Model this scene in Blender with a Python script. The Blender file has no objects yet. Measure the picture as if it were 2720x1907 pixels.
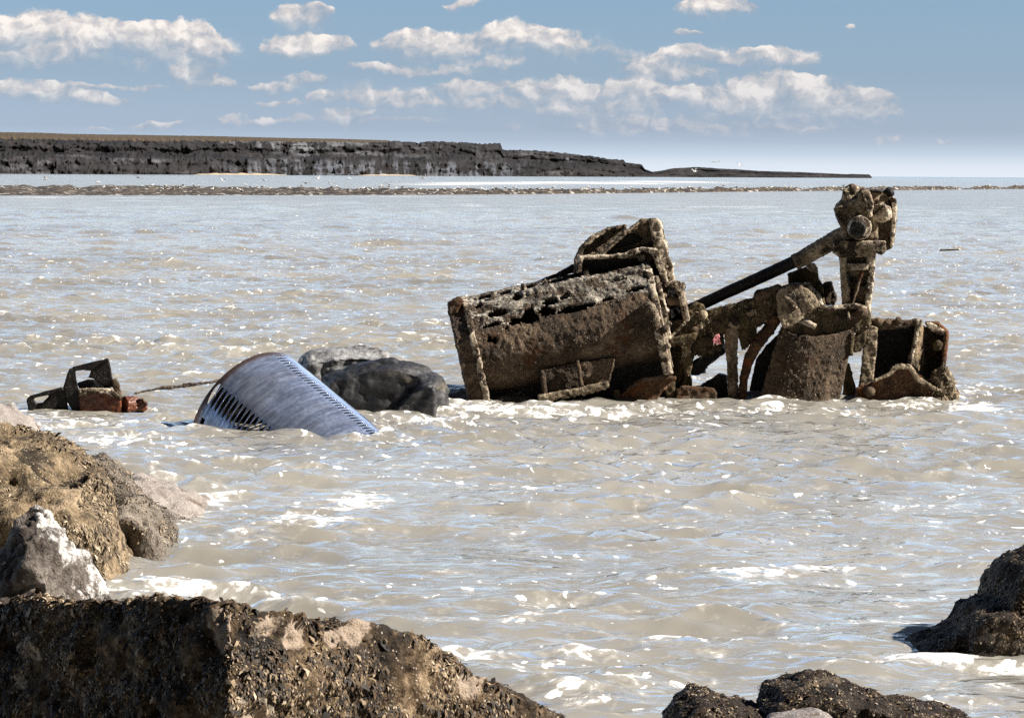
import bpy, bmesh, math, random
import numpy as np
from mathutils import Vector, Matrix

# ------------------------------------------------------------------ camera, sky, sun, exposure
SC = bpy.context.scene
COL = SC.collection
R = math.radians
W, H = 2720.0, 1907.0            # the photograph's pixels
FPX = 7712.0                     # focal length in those pixels (20 degrees wide)
CAM_H = 3.0
PITCH = math.atan(490.0 / FPX)
ROLL = R(0.35)
F0 = Vector((0, math.cos(PITCH), -math.sin(PITCH)))
U0 = Vector((0, math.sin(PITCH), math.cos(PITCH)))
X0 = Vector((1, 0, 0))
CR = math.cos(ROLL) * X0 + math.sin(ROLL) * U0
CU = -math.sin(ROLL) * X0 + math.cos(ROLL) * U0
CAM = Vector((0, 0, CAM_H))
cam_data = bpy.data.cameras.new('camera')
cam_data.sensor_fit = 'HORIZONTAL'
cam_data.sensor_width = 36.0
cam_data.lens = 36.0 * FPX / W
cam_data.clip_start = 0.5
cam_data.clip_end = 60000.0
cam = bpy.data.objects.new('camera', cam_data)
COL.objects.link(cam)
M = Matrix.Identity(4)
for i in range(3):
    M[i][0] = CR[i]; M[i][1] = CU[i]; M[i][2] = -F0[i]; M[i][3] = CAM[i]
cam.matrix_world = M
SC.camera = cam

SUN_AZ, SUN_EL = R(99.0), R(37.0)       # azimuth to the right of the view direction
sun_data = bpy.data.lights.new('sun', 'SUN')
sun_data.energy = 5.0
sun_data.angle = R(0.53)
sun_data.color = (1.0, 0.93, 0.82)
sun = bpy.data.objects.new('sun', sun_data)
COL.objects.link(sun)
SUN_DIR = Vector((math.sin(SUN_AZ) * math.cos(SUN_EL), math.cos(SUN_AZ) * math.cos(SUN_EL), math.sin(SUN_EL)))
sun.rotation_mode = 'QUATERNION'
sun.rotation_quaternion = SUN_DIR.to_track_quat('Z', 'Y')
sun.location = (60, 20, 60)

SC.view_settings.view_transform = 'Standard'
SC.view_settings.look = 'None'
SC.view_settings.gamma = 1.0
SC.view_settings.use_curve_mapping = False
SC.view_settings.exposure = 1.12
SC.cycles.max_bounces = 6
SC.cycles.diffuse_bounces = 2
SC.cycles.glossy_bounces = 3
SC.cycles.caustics_reflective = False
SC.cycles.caustics_refractive = False
SC.cycles.sample_clamp_indirect = 4.0
SC.cycles.use_denoising = False


def ray(px, py):
    return F0 + CR * ((px - W / 2) / FPX) - CU * ((py - H / 2) / FPX)


def at(px, py, d):
    """the point seen at a pixel of the photograph, d metres out along +Y"""
    r = ray(px, py)
    return CAM + r * (d / r.y)


def on_water(px, py, z=0.0):
    r = ray(px, py)
    return CAM + r * ((z - CAM_H) / r.z)


# ------------------------------------------------------------------ node helpers
class NT:
    def __init__(self, tree):
        self.t = tree
        tree.nodes.clear()

    def n(self, typ, **kw):
        nd = self.t.nodes.new(typ)
        for k, v in kw.items():
            if k == 'inp':
                for a, b in v.items():
                    self.put(nd, a, b)
            else:
                setattr(nd, k, v)
        return nd

    def put(self, nd, key, val):
        s = nd.inputs[key]
        if isinstance(val, bpy.types.NodeSocket):
            self.t.links.new(val, s)
        else:
            s.default_value = val

    def m(self, op, a, b=None, c=None, clamp=False):
        nd = self.t.nodes.new('ShaderNodeMath')
        nd.operation = op
        nd.use_clamp = clamp
        self.put(nd, 0, a)
        if b is not None: self.put(nd, 1, b)
        if c is not None: self.put(nd, 2, c)
        return nd.outputs[0]

    def vm(self, op, a, b=None, scale=None):
        nd = self.t.nodes.new('ShaderNodeVectorMath')
        nd.operation = op
        self.put(nd, 0, a)
        if b is not None: self.put(nd, 1, b)
        if scale is not None: self.put(nd, 'Scale', scale)
        return nd.outputs['Value'] if op in ('LENGTH', 'DOT_PRODUCT', 'DISTANCE') else nd.outputs[0]

    def mix(self, fac, a, b, mode='MIX'):
        nd = self.t.nodes.new('ShaderNodeMix')
        nd.data_type = 'RGBA'
        nd.blend_type = mode
        self.put(nd, 0, fac); self.put(nd, 6, a); self.put(nd, 7, b)
        return nd.outputs[2]

    def noise(self, vec, scale, detail=4, rough=0.55, dist=0.0, out=0):
        nd = self.n('ShaderNodeTexNoise', inp={'Vector': vec, 'Scale': scale, 'Detail': detail, 'Roughness': rough, 'Distortion': dist})
        return nd.outputs[out]

    def ramp(self, fac, stops, interp='LINEAR'):
        nd = self.t.nodes.new('ShaderNodeValToRGB')
        nd.color_ramp.interpolation = interp
        e = nd.color_ramp.elements
        while len(e) < len(stops): e.new(0.5)
        for k, (p, c) in enumerate(stops):
            e[k].position = p
            e[k].color = c if len(c) == 4 else (*c, 1)
        self.put(nd, 0, fac)
        return nd.outputs[0]

    def sstep(self, x, lo, hi):
        nd = self.t.nodes.new('ShaderNodeMapRange')
        nd.interpolation_type = 'SMOOTHSTEP'
        self.put(nd, 'Value', x); self.put(nd, 'From Min', lo); self.put(nd, 'From Max', hi)
        return nd.outputs[0]


# ------------------------------------------------------------------ sky: Nishita daylight with fair-weather cumulus near the horizon
def build_world():
    w = bpy.data.worlds.new('World')
    SC.world = w
    w.use_nodes = True
    w.cycles.sampling_method = 'MANUAL'
    w.cycles.sample_map_resolution = 512
    g = NT(w.node_tree)
    out = g.n('ShaderNodeOutputWorld')
    bg = g.n('ShaderNodeBackground')
    sky = g.n('ShaderNodeTexSky', sky_type='NISHITA', sun_disc=False, sun_elevation=SUN_EL, sun_rotation=SUN_AZ,
              altitude=0.0, air_density=1.0, dust_density=0.6, ozone_density=1.5)
    tc = g.n('ShaderNodeTexCoord')
    sep = g.n('ShaderNodeSeparateXYZ', inp={0: tc.outputs['Generated']})
    dx, dy, dz = sep.outputs
    ysafe = g.m('MAXIMUM', dy, 0.02)
    X = g.m('DIVIDE', dx, ysafe)
    E = g.m('DIVIDE', dz, ysafe)
    front = g.sstep(dy, 0.2, 0.6)
    elev = dz
    # the blue of clear sky, deepened a little above the bright band of haze at the horizon
    grade = g.ramp(g.m('MAXIMUM', elev, 0.0),
                   [(0.0, (.93, 1.08, 1.60)), (0.004, (.80, .94, 1.44)), (0.008, (0.57, 0.72, 1.17)), (0.0135, (0.385, 0.485, 0.83)), (0.034, (0.30, 0.385, 0.615)), (0.061, (0.29, 0.37, 0.535)),
                    (0.10, (1.25, 1.18, 1.18)), (0.35, (1.9, 1.66, 1.52)), (0.6, (.55, .54, .56)), (1.0, (.33, .34, .37))])  # brightened above the frame for water reflections, dimmed overhead to cut fill
    clear = g.mix(1.0, sky.outputs[0], grade, 'MULTIPLY')
    # sky behind the viewer dimmed, to cut fill on faces turned this way
    back_dim = g.m('ADD', .06, g.m('MULTIPLY', g.sstep(dy, -.40, .25), .94))
    clear = g.mix(1.0, clear, g.n('ShaderNodeCombineXYZ', inp={0: back_dim, 1: back_dim, 2: back_dim}).outputs[0], 'MULTIPLY')
    # clouds: (x, y, rx, ry, weight) in pixels of a 2296 x 1610 view, turned into directions
    puffs = [
        (70, 85, 90, 48, 1), (20, 70, 60, 32, 1), (140, 125, 50, 22, .6), (200, 92, 52, 46, 1), (252, 68, 32, 22, 1), (310, 84, 85, 26, 1),
        (400, 100, 75, 36, 1), (445, 118, 48, 46, 1), (425, 170, 42, 30, .9), (60, 135, 80, 24, .5),
        (40, 202, 75, 22, .75), (120, 212, 90, 20, .75), (230, 228, 70, 12, .7), (240, 198, 130, 7, .45), (490, 190, 35, 15, .6),
        (675, 45, 62, 24, .9), (690, 104, 85, 22, .9), (625, 112, 45, 12, .8),
        (930, 108, 85, 30, .8), (1030, 108, 50, 26, .7), (880, 158, 95, 12, .5), (985, 160, 80, 10, .5), (1155, 92, 75, 32, .85), (1230, 100, 70, 30, .8), (1100, 145, 130, 12, .3),
        (1030, 14, 38, 11, .6), (1590, 22, 72, 20, .85), (1655, 28, 38, 12, .75), (1540, 77, 26, 9, .5),
        (1515, 130, 72, 22, .75), (1440, 160, 60, 18, .7), (1530, 168, 70, 13, .6), (1715, 138, 95, 20, .65),
        (1270, 212, 55, 34, .9), (1255, 250, 48, 16, .9), (1190, 206, 34, 24, .6), (1425, 212, 58, 30, .85), (1460, 238, 36, 22, .85), (1350, 205, 60, 16, .7),
        (1560, 222, 90, 20, .7), (1740, 208, 85, 34, .85), (1810, 218, 80, 32, .85), (1900, 236, 80, 28, .85), (1965, 254, 45, 14, .8), (1660, 232, 70, 20, .6),
        (850, 218, 75, 15, .65), (930, 232, 60, 9, .4), (770, 262, 56, 16, .65), (880, 275, 90, 10, .4), (600, 272, 120, 11, .35), (720, 222, 26, 15, .6),
        (690, 178, 46, 14, .5), (610, 196, 60, 12, .45), (600, 230, 30, 8, .45), (655, 230, 26, 7, .45), (1080, 200, 90, 22, .4), (1130, 245, 110, 16, .35),
        (1380, 278, 90, 14, .35), (1720, 290, 120, 14, .3), (350, 292, 70, 8, .5), (230, 296, 50, 6, .4), (1990, 315, 42, 14, .35), (1520, 305, 190, 13, .3), (1340, 250, 120, 20, .35), (1780, 262, 170, 16, .35),
        (1900, 65, 16, 7, .25), (1250, 225, 260, 40, .33), (1700, 235, 280, 45, .33), (1150, 120, 230, 45, .28), (870, 235, 200, 40, .28), (1500, 290, 420, 22, .30), (1550, 150, 200, 40, .25), (300, 120, 240, 50, .3), (2110, 314, 26, 8, .2)]
    comb = g.n('ShaderNodeCombineXYZ', inp={0: X, 1: E, 2: 0.0}).outputs[0]
    w1 = g.noise(g.vm('MULTIPLY', comb, (1.0, 1.5, 1.0)), 60.0, 3, 0.5, out=1)
    w2 = g.noise(comb, 240.0, 3, 0.6, out=1)
    warp = g.vm('ADD', g.vm('SCALE', g.vm('SUBTRACT', w1, (.5, .5, .5)), scale=0.011), g.vm('SCALE', g.vm('SUBTRACT', w2, (.5, .5, .5)), scale=0.0045))
    P = g.vm('ADD', comb, g.vm('MULTIPLY', warp, (1.0, 0.8, 0.0)))
    k = W / 2296.0
    dens = None
    tot = None
    ver = None
    for (cx, cy, rx, ry, wt) in puffs:
        x, y = cx * k, cy * k
        hor = 455.0 + 16.5 * x / W
        c = ((x - W / 2) / FPX, (hor - y) / FPX, 0)
        s = (FPX / (rx * k * 1.45), FPX / (ry * k * 1.6), 0)
        Pi = P
        if tot is not None:      # chained, so that the node compiler keeps few values alive at once
            ch = g.n('ShaderNodeVectorMath', operation='MULTIPLY_ADD')
            g.put(ch, 0, tot); ch.inputs[1].default_value = (1e-7, 1e-7, 0); g.put(ch, 2, P)
            Pi = ch.outputs[0]
        q = g.vm('MULTIPLY', g.vm('SUBTRACT', Pi, c), s)
        f = g.m('MULTIPLY', g.m('SUBTRACT', 1.0, g.vm('LENGTH', q), clamp=True), wt)
        yy = g.n('ShaderNodeSeparateXYZ', inp={0: q}).outputs[1]
        v = g.m('MULTIPLY', yy, f)
        dens = f if dens is None else g.m('MAXIMUM', dens, f)
        tot = f if tot is None else g.m('ADD', tot, f)
        ver = v if ver is None else g.m('ADD', ver, v)
    height = g.m('DIVIDE', ver, g.m('MAXIMUM', tot, 0.001))          # -1 at a cloud's base, 1 at its top
    bank = g.m('MINIMUM', g.m('ADD', g.m('MULTIPLY', tot, 0.45), g.m('MULTIPLY', dens, .7)), 1.0)
    billow = g.noise(g.vm('MULTIPLY', P, (1.0, 1.2, 1.0)), 85.0, 6, 0.58)
    billow2 = g.noise(g.vm('MULTIPLY', g.vm('ADD', P, (0.0022, 0.0020, 0)), (1.0, 1.2, 1.0)), 85.0, 6, 0.58)
    thick = g.m('ADD', bank, g.m('MULTIPLY', g.m('SUBTRACT', billow, 0.5), g.m('MULTIPLY', 1.15, g.sstep(bank, 0.0, 0.3))))
    soft = g.m('ADD', 0.16, g.m('MULTIPLY', g.sstep(height, 0.25, -0.45), 0.42))       # crisp tops, soft bases
    mask = g.m('MULTIPLY', g.sstep(thick, 0.06, g.m('ADD', 0.06, soft)), g.sstep(bank, 0.0, 0.12))
    mask = g.m('MULTIPLY', mask, g.m('ADD', .50, g.m('MULTIPLY', g.sstep(height, -.50, .20), .50)))
    haze = g.m('MULTIPLY', g.sstep(bank, 0.0, .40), .30)
    mask = g.m('MAXIMUM', mask, haze)
    relief = g.m('SUBTRACT', billow, billow2)
    lit = g.m('ADD', g.m('ADD', g.m('MULTIPLY', relief, 2.6), g.m('MULTIPLY', thick, 0.42)), g.m('MULTIPLY', g.m('ADD', height, .35), .62), clamp=True)
    ccol = g.ramp(lit, [(0.0, (1.65, 1.95, 2.4)), (0.30, (2.2, 2.35, 2.6)), (0.62, (3.3, 3.1, 3.05)), (1.0, (4.9, 4.5, 4.15))])
    lowfade = g.ramp(g.m('MULTIPLY', E, 12.0, clamp=True), [(0.0, (.0, .0, .0)), (0.25, (.55, .55, .55)), (0.6, (.9, .9, .9)), (1.0, (.97, .97, .97))])
    fac = g.m('MULTIPLY', g.m('MULTIPLY', mask, lowfade), front)
    col = g.mix(fac, clear, ccol)
    g.put(bg, 'Color', col)
    bg.inputs['Strength'].default_value = 0.1
    g.t.links.new(bg.outputs[0], out.inputs[0])


build_world()

# ------------------------------------------------------------------ numpy noise
_rs = np.random.RandomState(7)
_PERM = np.concatenate([_rs.permutation(256)] * 3)
_G = _rs.normal(size=(256, 3)); _G /= np.linalg.norm(_G, axis=1)[:, None]


def perlin(p):
    p = np.asarray(p, float)
    i = np.floor(p).astype(int)
    f = p - i
    i &= 255
    u = f * f * f * (f * (f * 6 - 15) + 10)
    tot = 0
    for a in (0, 1):
        for b in (0, 1):
            for c in (0, 1):
                h = _PERM[_PERM[_PERM[i[:, 0] + a] + i[:, 1] + b] + i[:, 2] + c]
                gr = _G[h]
                d = gr[:, 0] * (f[:, 0] - a) + gr[:, 1] * (f[:, 1] - b) + gr[:, 2] * (f[:, 2] - c)
                wt = (u[:, 0] if a else 1 - u[:, 0]) * (u[:, 1] if b else 1 - u[:, 1]) * (u[:, 2] if c else 1 - u[:, 2])
                tot = tot + d * wt
    return tot * 1.5


def fbm(p, scale, octs=4, gain=0.5, seed=0.0, ridged=False):
    p = np.asarray(p, float) * scale + seed * 17.31
    out = 0; a = 1.0; n = 0
    for _ in range(octs):
        v = perlin(p)
        if ridged: v = 1 - 2 * np.abs(v)
        out = out + a * v
        n += a; a *= gain; p = p * 2.03 + 11.7
    return out / n


# ------------------------------------------------------------------ mesh helpers
def link(name, me, mat=None, parent=None):
    o = bpy.data.objects.new(name, me)
    COL.objects.link(o)
    if mat is not None:
        for m_ in (mat if isinstance(mat, (list, tuple)) else [mat]):
            me.materials.append(m_)
    if parent is not None:
        o.parent = parent
    return o


def np_mesh(name, co, faces, smooth=True):
    me = bpy.data.meshes.new(name)
    co = np.asarray(co, np.float32)
    if isinstance(faces, np.ndarray):
        k = faces.shape[1]
        me.vertices.add(len(co)); me.vertices.foreach_set('co', co.ravel())
        me.loops.add(faces.size); me.loops.foreach_set('vertex_index', faces.astype(np.int32).ravel())
        me.polygons.add(len(faces)); me.polygons.foreach_set('loop_start', np.arange(0, faces.size, k, dtype=np.int32))
        me.update(calc_edges=True)
    else:
        me.from_pydata([tuple(map(float, c)) for c in co], [], [tuple(f) for f in faces])
    if smooth:
        me.polygons.foreach_set('use_smooth', np.ones(len(me.polygons), bool))
    me.update()
    return me


def get_co(me):
    a = np.empty(len(me.vertices) * 3, np.float32)
    me.vertices.foreach_get('co', a)
    return a.reshape(-1, 3).astype(float)


def get_no(me):
    a = np.empty(len(me.vertices) * 3, np.float32)
    me.vertices.foreach_get('normal', a)
    return a.reshape(-1, 3).astype(float)


def set_co(me, co):
    me.vertices.foreach_set('co', np.asarray(co, np.float32).ravel())
    me.update()


def baked(me, mods):
    """apply a list of (type, settings) modifiers and return the new mesh"""
    o = bpy.data.objects.new('bake', me)
    COL.objects.link(o)
    for typ, kw in mods:
        md = o.modifiers.new(typ, typ)
        for a, b in kw.items(): setattr(md, a, b)
    dg = bpy.context.evaluated_depsgraph_get()
    r = bpy.data.meshes.new_from_object(o.evaluated_get(dg))
    bpy.data.objects.remove(o)
    bpy.data.meshes.remove(me)
    r.polygons.foreach_set('use_smooth', np.ones(len(r.polygons), bool))
    r.update()
    return r


def empty(name, loc):
    o = bpy.data.objects.new(name, None)
    o.empty_display_size = 0.2
    COL.objects.link(o)
    o.location = loc
    return o


def tag(o, label=None, cat=None, group=None, kind=None):
    if label: o['label'] = label
    if cat: o['category'] = cat
    if group: o['group'] = group
    if kind: o['kind'] = kind
    return o
# ------------------------------------------------------------------ the sea: one sheet, real waves near, calmer far out
FOAM = []     # (x, y, rx, ry, strength) world ellipses of foam on the water


def foam_px(px, py, rx, ry, s, stretch=1.0):
    """foam on the water round the spot seen at (px, py) of a 2296-wide view, rx / ry in those pixels"""
    k = W / 2296.0
    c = on_water(px * k, py * k)
    a = on_water((px + rx) * k, py * k)
    b = on_water(px * k, (py - ry) * k)
    c2 = on_water(px * k, (py + ry) * k)
    FOAM.append((c.x, c.y, abs(a.x - c.x), max(abs(b.y - c2.y) / 2, .05), s))


for f in [(800, 1122, 55, 22, 1.0), (725, 1165, 120, 16, .75), (470, 1120, 60, 22, .8), (430, 1150, 70, 14, .7), (560, 1215, 90, 10, .5),
          (1640, 1285, 80, 16, .7), (1790, 1283, 110, 10, .55), (1890, 1302, 60, 10, .5), (1250, 1355, 80, 9, .6), (1120, 1390, 70, 10, .6), (1330, 1340, 50, 8, .6),
          (180, 950, 140, 14, .7), (250, 985, 110, 12, .8), (110, 930, 60, 10, .6), (1080, 915, 130, 14, .9), (950, 945, 110, 14, .8), (870, 985, 90, 10, .5),
          (1300, 925, 160, 9, .7), (1500, 930, 120, 8, .6), (1750, 920, 150, 9, .6), (2190, 915, 60, 12, 1.0), (2120, 890, 50, 7, .9), (2060, 905, 80, 7, .7),
          (2150, 1482, 110, 12, 1.0), (2060, 1475, 60, 10, .8), (2260, 1490, 60, 10, .8), (1700, 1430, 90, 9, .5), (1450, 1445, 90, 10, .6),
          (1020, 1470, 90, 10, .55), (1150, 1500, 90, 10, .5), (1300, 1470, 120, 9, .5), (1500, 1480, 120, 10, .5), (1260, 1560, 120, 12, .6), (1420, 1530, 80, 8, .5),
          (380, 1190, 40, 10, .6), (330, 1325, 140, 12, .8), (500, 1335, 160, 10, .6), (700, 1345, 100, 10, .5), (800, 1330, 100, 8, .4),
          (700, 965, 180, 7, .5), (440, 960, 90, 10, .5), (230, 770, 110, 5, .35), (350, 785, 80, 5, .4), (560, 770, 60, 4, .35), (1000, 760, 60, 4, .3), (630, 845, 60, 5, .3), (320, 850, 50, 5, .5),
          (2200, 1540, 80, 10, .6), (2100, 1570, 80, 10, .6), (1900, 1500, 80, 9, .4), (2000, 1390, 120, 8, .35), (700, 1050, 90, 7, .35), (1200, 1100, 120, 8, .4), (1500, 1180, 90, 6, .35), (2080, 1130, 90, 6, .3),
          (2250, 800, 60, 4, .35), (2170, 870, 40, 5, .6), (1650, 465, 90, 1.2, .5), (1080, 470, 50, 1.0, .4), (560, 452, 50, 1.2, .5), (100, 443, 80, 1.5, .6), (300, 444, 60, 1.2, .5), (900, 441, 80, 1.0, .4), (1250, 433, 120, 1.2, .6), (1600, 431, 120, 1.0, .5),
          (1060, 462, 30, 2.0, .5), (480, 465, 30, 1.6, .5), (700, 460, 24, 1.6, .4), (1300, 478, 40, 2.0, .4)]:
    foam_px(*f)
# breakers on the far side of the reef
for f in [(1100, 411, 120, 2.2, 1.2), (1300, 410, 130, 2.0, 1.2), (1500, 408, 90, 1.6, 1.1), (1000, 414, 100, 1.6, .9), (1420, 412, 70, 1.5, 1.0)]:
    foam_px(*f)


def build_water():
    rows = [5.0]
    while rows[-1] < 40000.0:
        y = rows[-1]
        if y < 60: d = max(0.055, 0.0011 * y)
        else: d = 0.0011 * y * (y / 60.0)
        rows.append(y + min(d, 0.25 * y))
    Y = np.array(rows)
    NC = 700
    s = np.linspace(-1, 1, NC)
    half = 0.225 * Y + 4.5
    gx = s[None, :] * half[:, None]
    gy = np.repeat(Y[:, None], NC, 1)
    NR = len(Y)
    px = gx.ravel(); py = gy.ravel()
    sx = np.repeat((half * 2 / NC)[:, None], NC, 1).ravel()
    sy = np.repeat(np.gradient(Y)[:, None], NC, 1).ravel()
    rs = np.random.RandomState(3)
    h = np.zeros_like(px); ox = np.zeros_like(px); oy = np.zeros_like(px); cres = np.zeros_like(px)
    amp_mod = 0.75 + 0.9 * fbm(np.stack([px, py, 0 * px], 1), 0.11, 2)
    amp_mod2 = 0.75 + 1.3 * fbm(np.stack([px, py, 0 * px + 5], 1), 0.33, 2)
    amp_mod = np.clip(amp_mod, 0.15, 2.0); amp_mod2 = np.clip(amp_mod2, 0.1, 2.2)
    # behind the reef the water is sheltered and smoother
    calm = 1 - 0.75 * np.clip((py - 350 - 0.9 * np.maximum(px, -60)) / 250, 0, 1)
    NW = 84
    lam = np.exp(np.linspace(np.log(0.24), np.log(7.5), NW))
    for k in range(NW):
        L = lam[k]
        th = -math.pi / 2 + rs.normal() * 0.55 + 0.12        # mostly running in towards the shore
        kx, ky = math.cos(th) * 2 * math.pi / L, math.sin(th) * 2 * math.pi / L
        ph = rs.uniform(0, 2 * math.pi)
        a = 0.0105 * L ** 0.80 if L < 1.0 else 0.0105 * (1.0 / L) ** 0.22
        if L > 1.8: a = a * np.interp(py, [40, 110, 400], [0.8, 2.6, 3.2])
        fade = np.clip((L / np.maximum(sy * abs(math.sin(th)), sx * abs(math.cos(th))) - 2.2) / 2.5, 0, 1)
        t = kx * px + ky * py + ph
        m = a * fade * (amp_mod if L > 1.4 else amp_mod2)
        c = np.cos(t); sn = np.sin(t)
        h += m * c
        q = 0.72
        ox -= q * m * math.cos(th) * sn
        oy -= q * m * math.sin(th) * sn
        cres += m * (2 * math.pi / L) * c
    h *= calm; ox *= calm; oy *= calm; cres *= calm
    foam = np.zeros_like(px)
    for (fx, fy, rx, ry, st) in FOAM:
        d = ((px - fx) / rx) ** 2 + ((py - fy) / ry) ** 2
        foam = np.maximum(foam, st * .90 * np.exp(-d * 0.7))
    crest = np.clip((cres - 0.50) * 1.1, 0, 0.5) * np.clip((h + 0.02) * 12, 0, 1)
    foam = np.clip(foam * 0.9 + crest, 0, 1.3)
    co = np.stack([px + ox, py + oy, h], 1)
    idx = np.arange(NR * NC).reshape(NR, NC)
    q = np.stack([idx[:-1, :-1], idx[:-1, 1:], idx[1:, 1:], idx[1:, :-1]], 2).reshape(-1, 4)
    me = np_mesh('water', co, q)
    at_ = me.attributes.new('foam', 'FLOAT', 'POINT')
    at_.data.foreach_set('value', foam.astype(np.float32))
    mat = bpy.data.materials.new('silty_sea_water')
    mat.use_nodes = True
    g = NT(mat.node_tree)
    out = g.n('ShaderNodeOutputMaterial')
    tc = g.n('ShaderNodeTexCoord')
    P = tc.outputs['Object']
    fa = g.n('ShaderNodeAttribute', attribute_name='foam').outputs['Fac']
    Pw = g.vm('ADD', P, g.vm('SCALE', g.vm('SUBTRACT', g.noise(P, 1.6, 2, out=1), (.5, .5, .5)), scale=0.45))
    lace = g.noise(g.vm('MULTIPLY', Pw, (0.75, 1.0, 1.0)), 4.2, 6, 0.66)
    spots = g.noise(P, 17.0, 2, 0.5)
    big = g.noise(P, 0.55, 3, 0.5)
    base_f = g.m('ADD', fa, g.m('MULTIPLY', g.m('SUBTRACT', big, 0.5), 0.30))
    ff = g.m('ADD', base_f, g.m('MULTIPLY', g.m('SUBTRACT', lace, 0.5), 3.0))
    ff = g.m('ADD', ff, g.m('MULTIPLY', g.m('SUBTRACT', spots, 0.5), 0.7))
    glint = g.noise(g.vm('MULTIPLY', Pw, (0.8, 0.5, 1.0)), 10.0, 2, 0.5)
    region = g.sstep(g.noise(P, 0.22, 3, 0.6), 0.42, 0.66)
    glint_f = g.sstep(g.m('ADD', g.m('ADD', glint, g.m('MULTIPLY', region, .07)), g.m('MULTIPLY', g.m('MINIMUM', base_f, 0.5), 0.25)), 0.72, 0.74)  # small white blobs: sun glints painted on the water as if foam
    lacev = g.n('ShaderNodeTexVoronoi', feature='DISTANCE_TO_EDGE', inp={'Vector': g.vm('MULTIPLY', Pw, (1.0, .7, 1.0)), 'Scale': 5.5}).outputs['Distance']
    web = g.m('SUBTRACT', 1.0, g.sstep(lacev, 0.02, 0.16))
    ff = g.m('ADD', ff, g.m('MULTIPLY', g.m('SUBTRACT', web, .45), .22))
    foam_glint = g.m('MAXIMUM', g.m('MULTIPLY', g.sstep(ff, 0.58, 0.74), .97), glint_f)
    thin = g.sstep(ff, 0.10, 0.70)
    silt = g.m('ADD', g.m('MULTIPLY', g.noise(P, 0.25, 3, 0.5), .5), g.m('MULTIPLY', g.noise(g.vm('MULTIPLY', P, (.02, .055, 1.0)), 1.0, 5, 0.6), .5))
    mud = g.ramp(silt, [(0.36, (0.180, 0.169, 0.147)), (0.64, (0.288, 0.274, 0.244))])
    colw = g.mix(g.m('MULTIPLY', thin, 0.45), mud, (0.50, 0.47, 0.42, 1))
    r1 = g.noise(g.vm('MULTIPLY', Pw, (0.75, 2.0, 1.0)), 3.2, 3, 0.5)
    r2 = g.noise(g.vm('MULTIPLY', P, (0.8, 1.7, 1.0)), 1.4, 2, 0.5)
    r3 = g.noise(g.vm('MULTIPLY', P, (0.7, 1.3, 1.0)), 0.33, 3, 0.6)
    bump1 = g.n('ShaderNodeBump', inp={'Strength': 0.8, 'Distance': 0.09, 'Height': r1})
    bump2 = g.n('ShaderNodeBump', inp={'Strength': 0.6, 'Distance': 0.17, 'Height': r2, 'Normal': bump1.outputs[0]})
    bump3 = g.n('ShaderNodeBump', inp={'Strength': 0.5, 'Distance': 0.35, 'Height': r3, 'Normal': bump2.outputs[0]})
    # light that has wandered through the silt comes back evenly: the body of the water barely sees the ripples, the shine sees all of them
    geo = g.n('ShaderNodeNewGeometry').outputs['Normal']
    flat = g.vm('NORMALIZE', g.vm('ADD', geo, (0.0, 0.0, 1.4)))
    body = g.n('ShaderNodeBsdfDiffuse', inp={'Color': colw, 'Roughness': 0.0, 'Normal': flat})
    shine = g.n('ShaderNodeBsdfGlossy', inp={'Color': (1, 1, 1, 1), 'Roughness': 0.09, 'Normal': bump3.outputs[0]})
    fres = g.n('ShaderNodeFresnel', inp={'IOR': 1.38, 'Normal': bump3.outputs[0]})
    wat = g.n('ShaderNodeMixShader', inp={0: fres.outputs[0], 1: body.outputs[0], 2: shine.outputs[0]})
    fb = g.n('ShaderNodeBump', inp={'Strength': 0.6, 'Distance': 0.04, 'Height': lace})
    fo = g.n('ShaderNodeBsdfPrincipled', inp={'Base Color': (0.74, 0.73, 0.71, 1), 'Roughness': 0.6, 'Normal': fb.outputs[0]})
    mx = g.n('ShaderNodeMixShader', inp={0: foam_glint, 1: wat.outputs[0], 2: fo.outputs[0]})
    g.t.links.new(mx.outputs[0], out.inputs[0])
    o = link('water', me, mat)
    tag(o, 'choppy silty grey-brown sea water with scattered white foam and painted glints', 'sea', kind='structure')


build_water()
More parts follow.
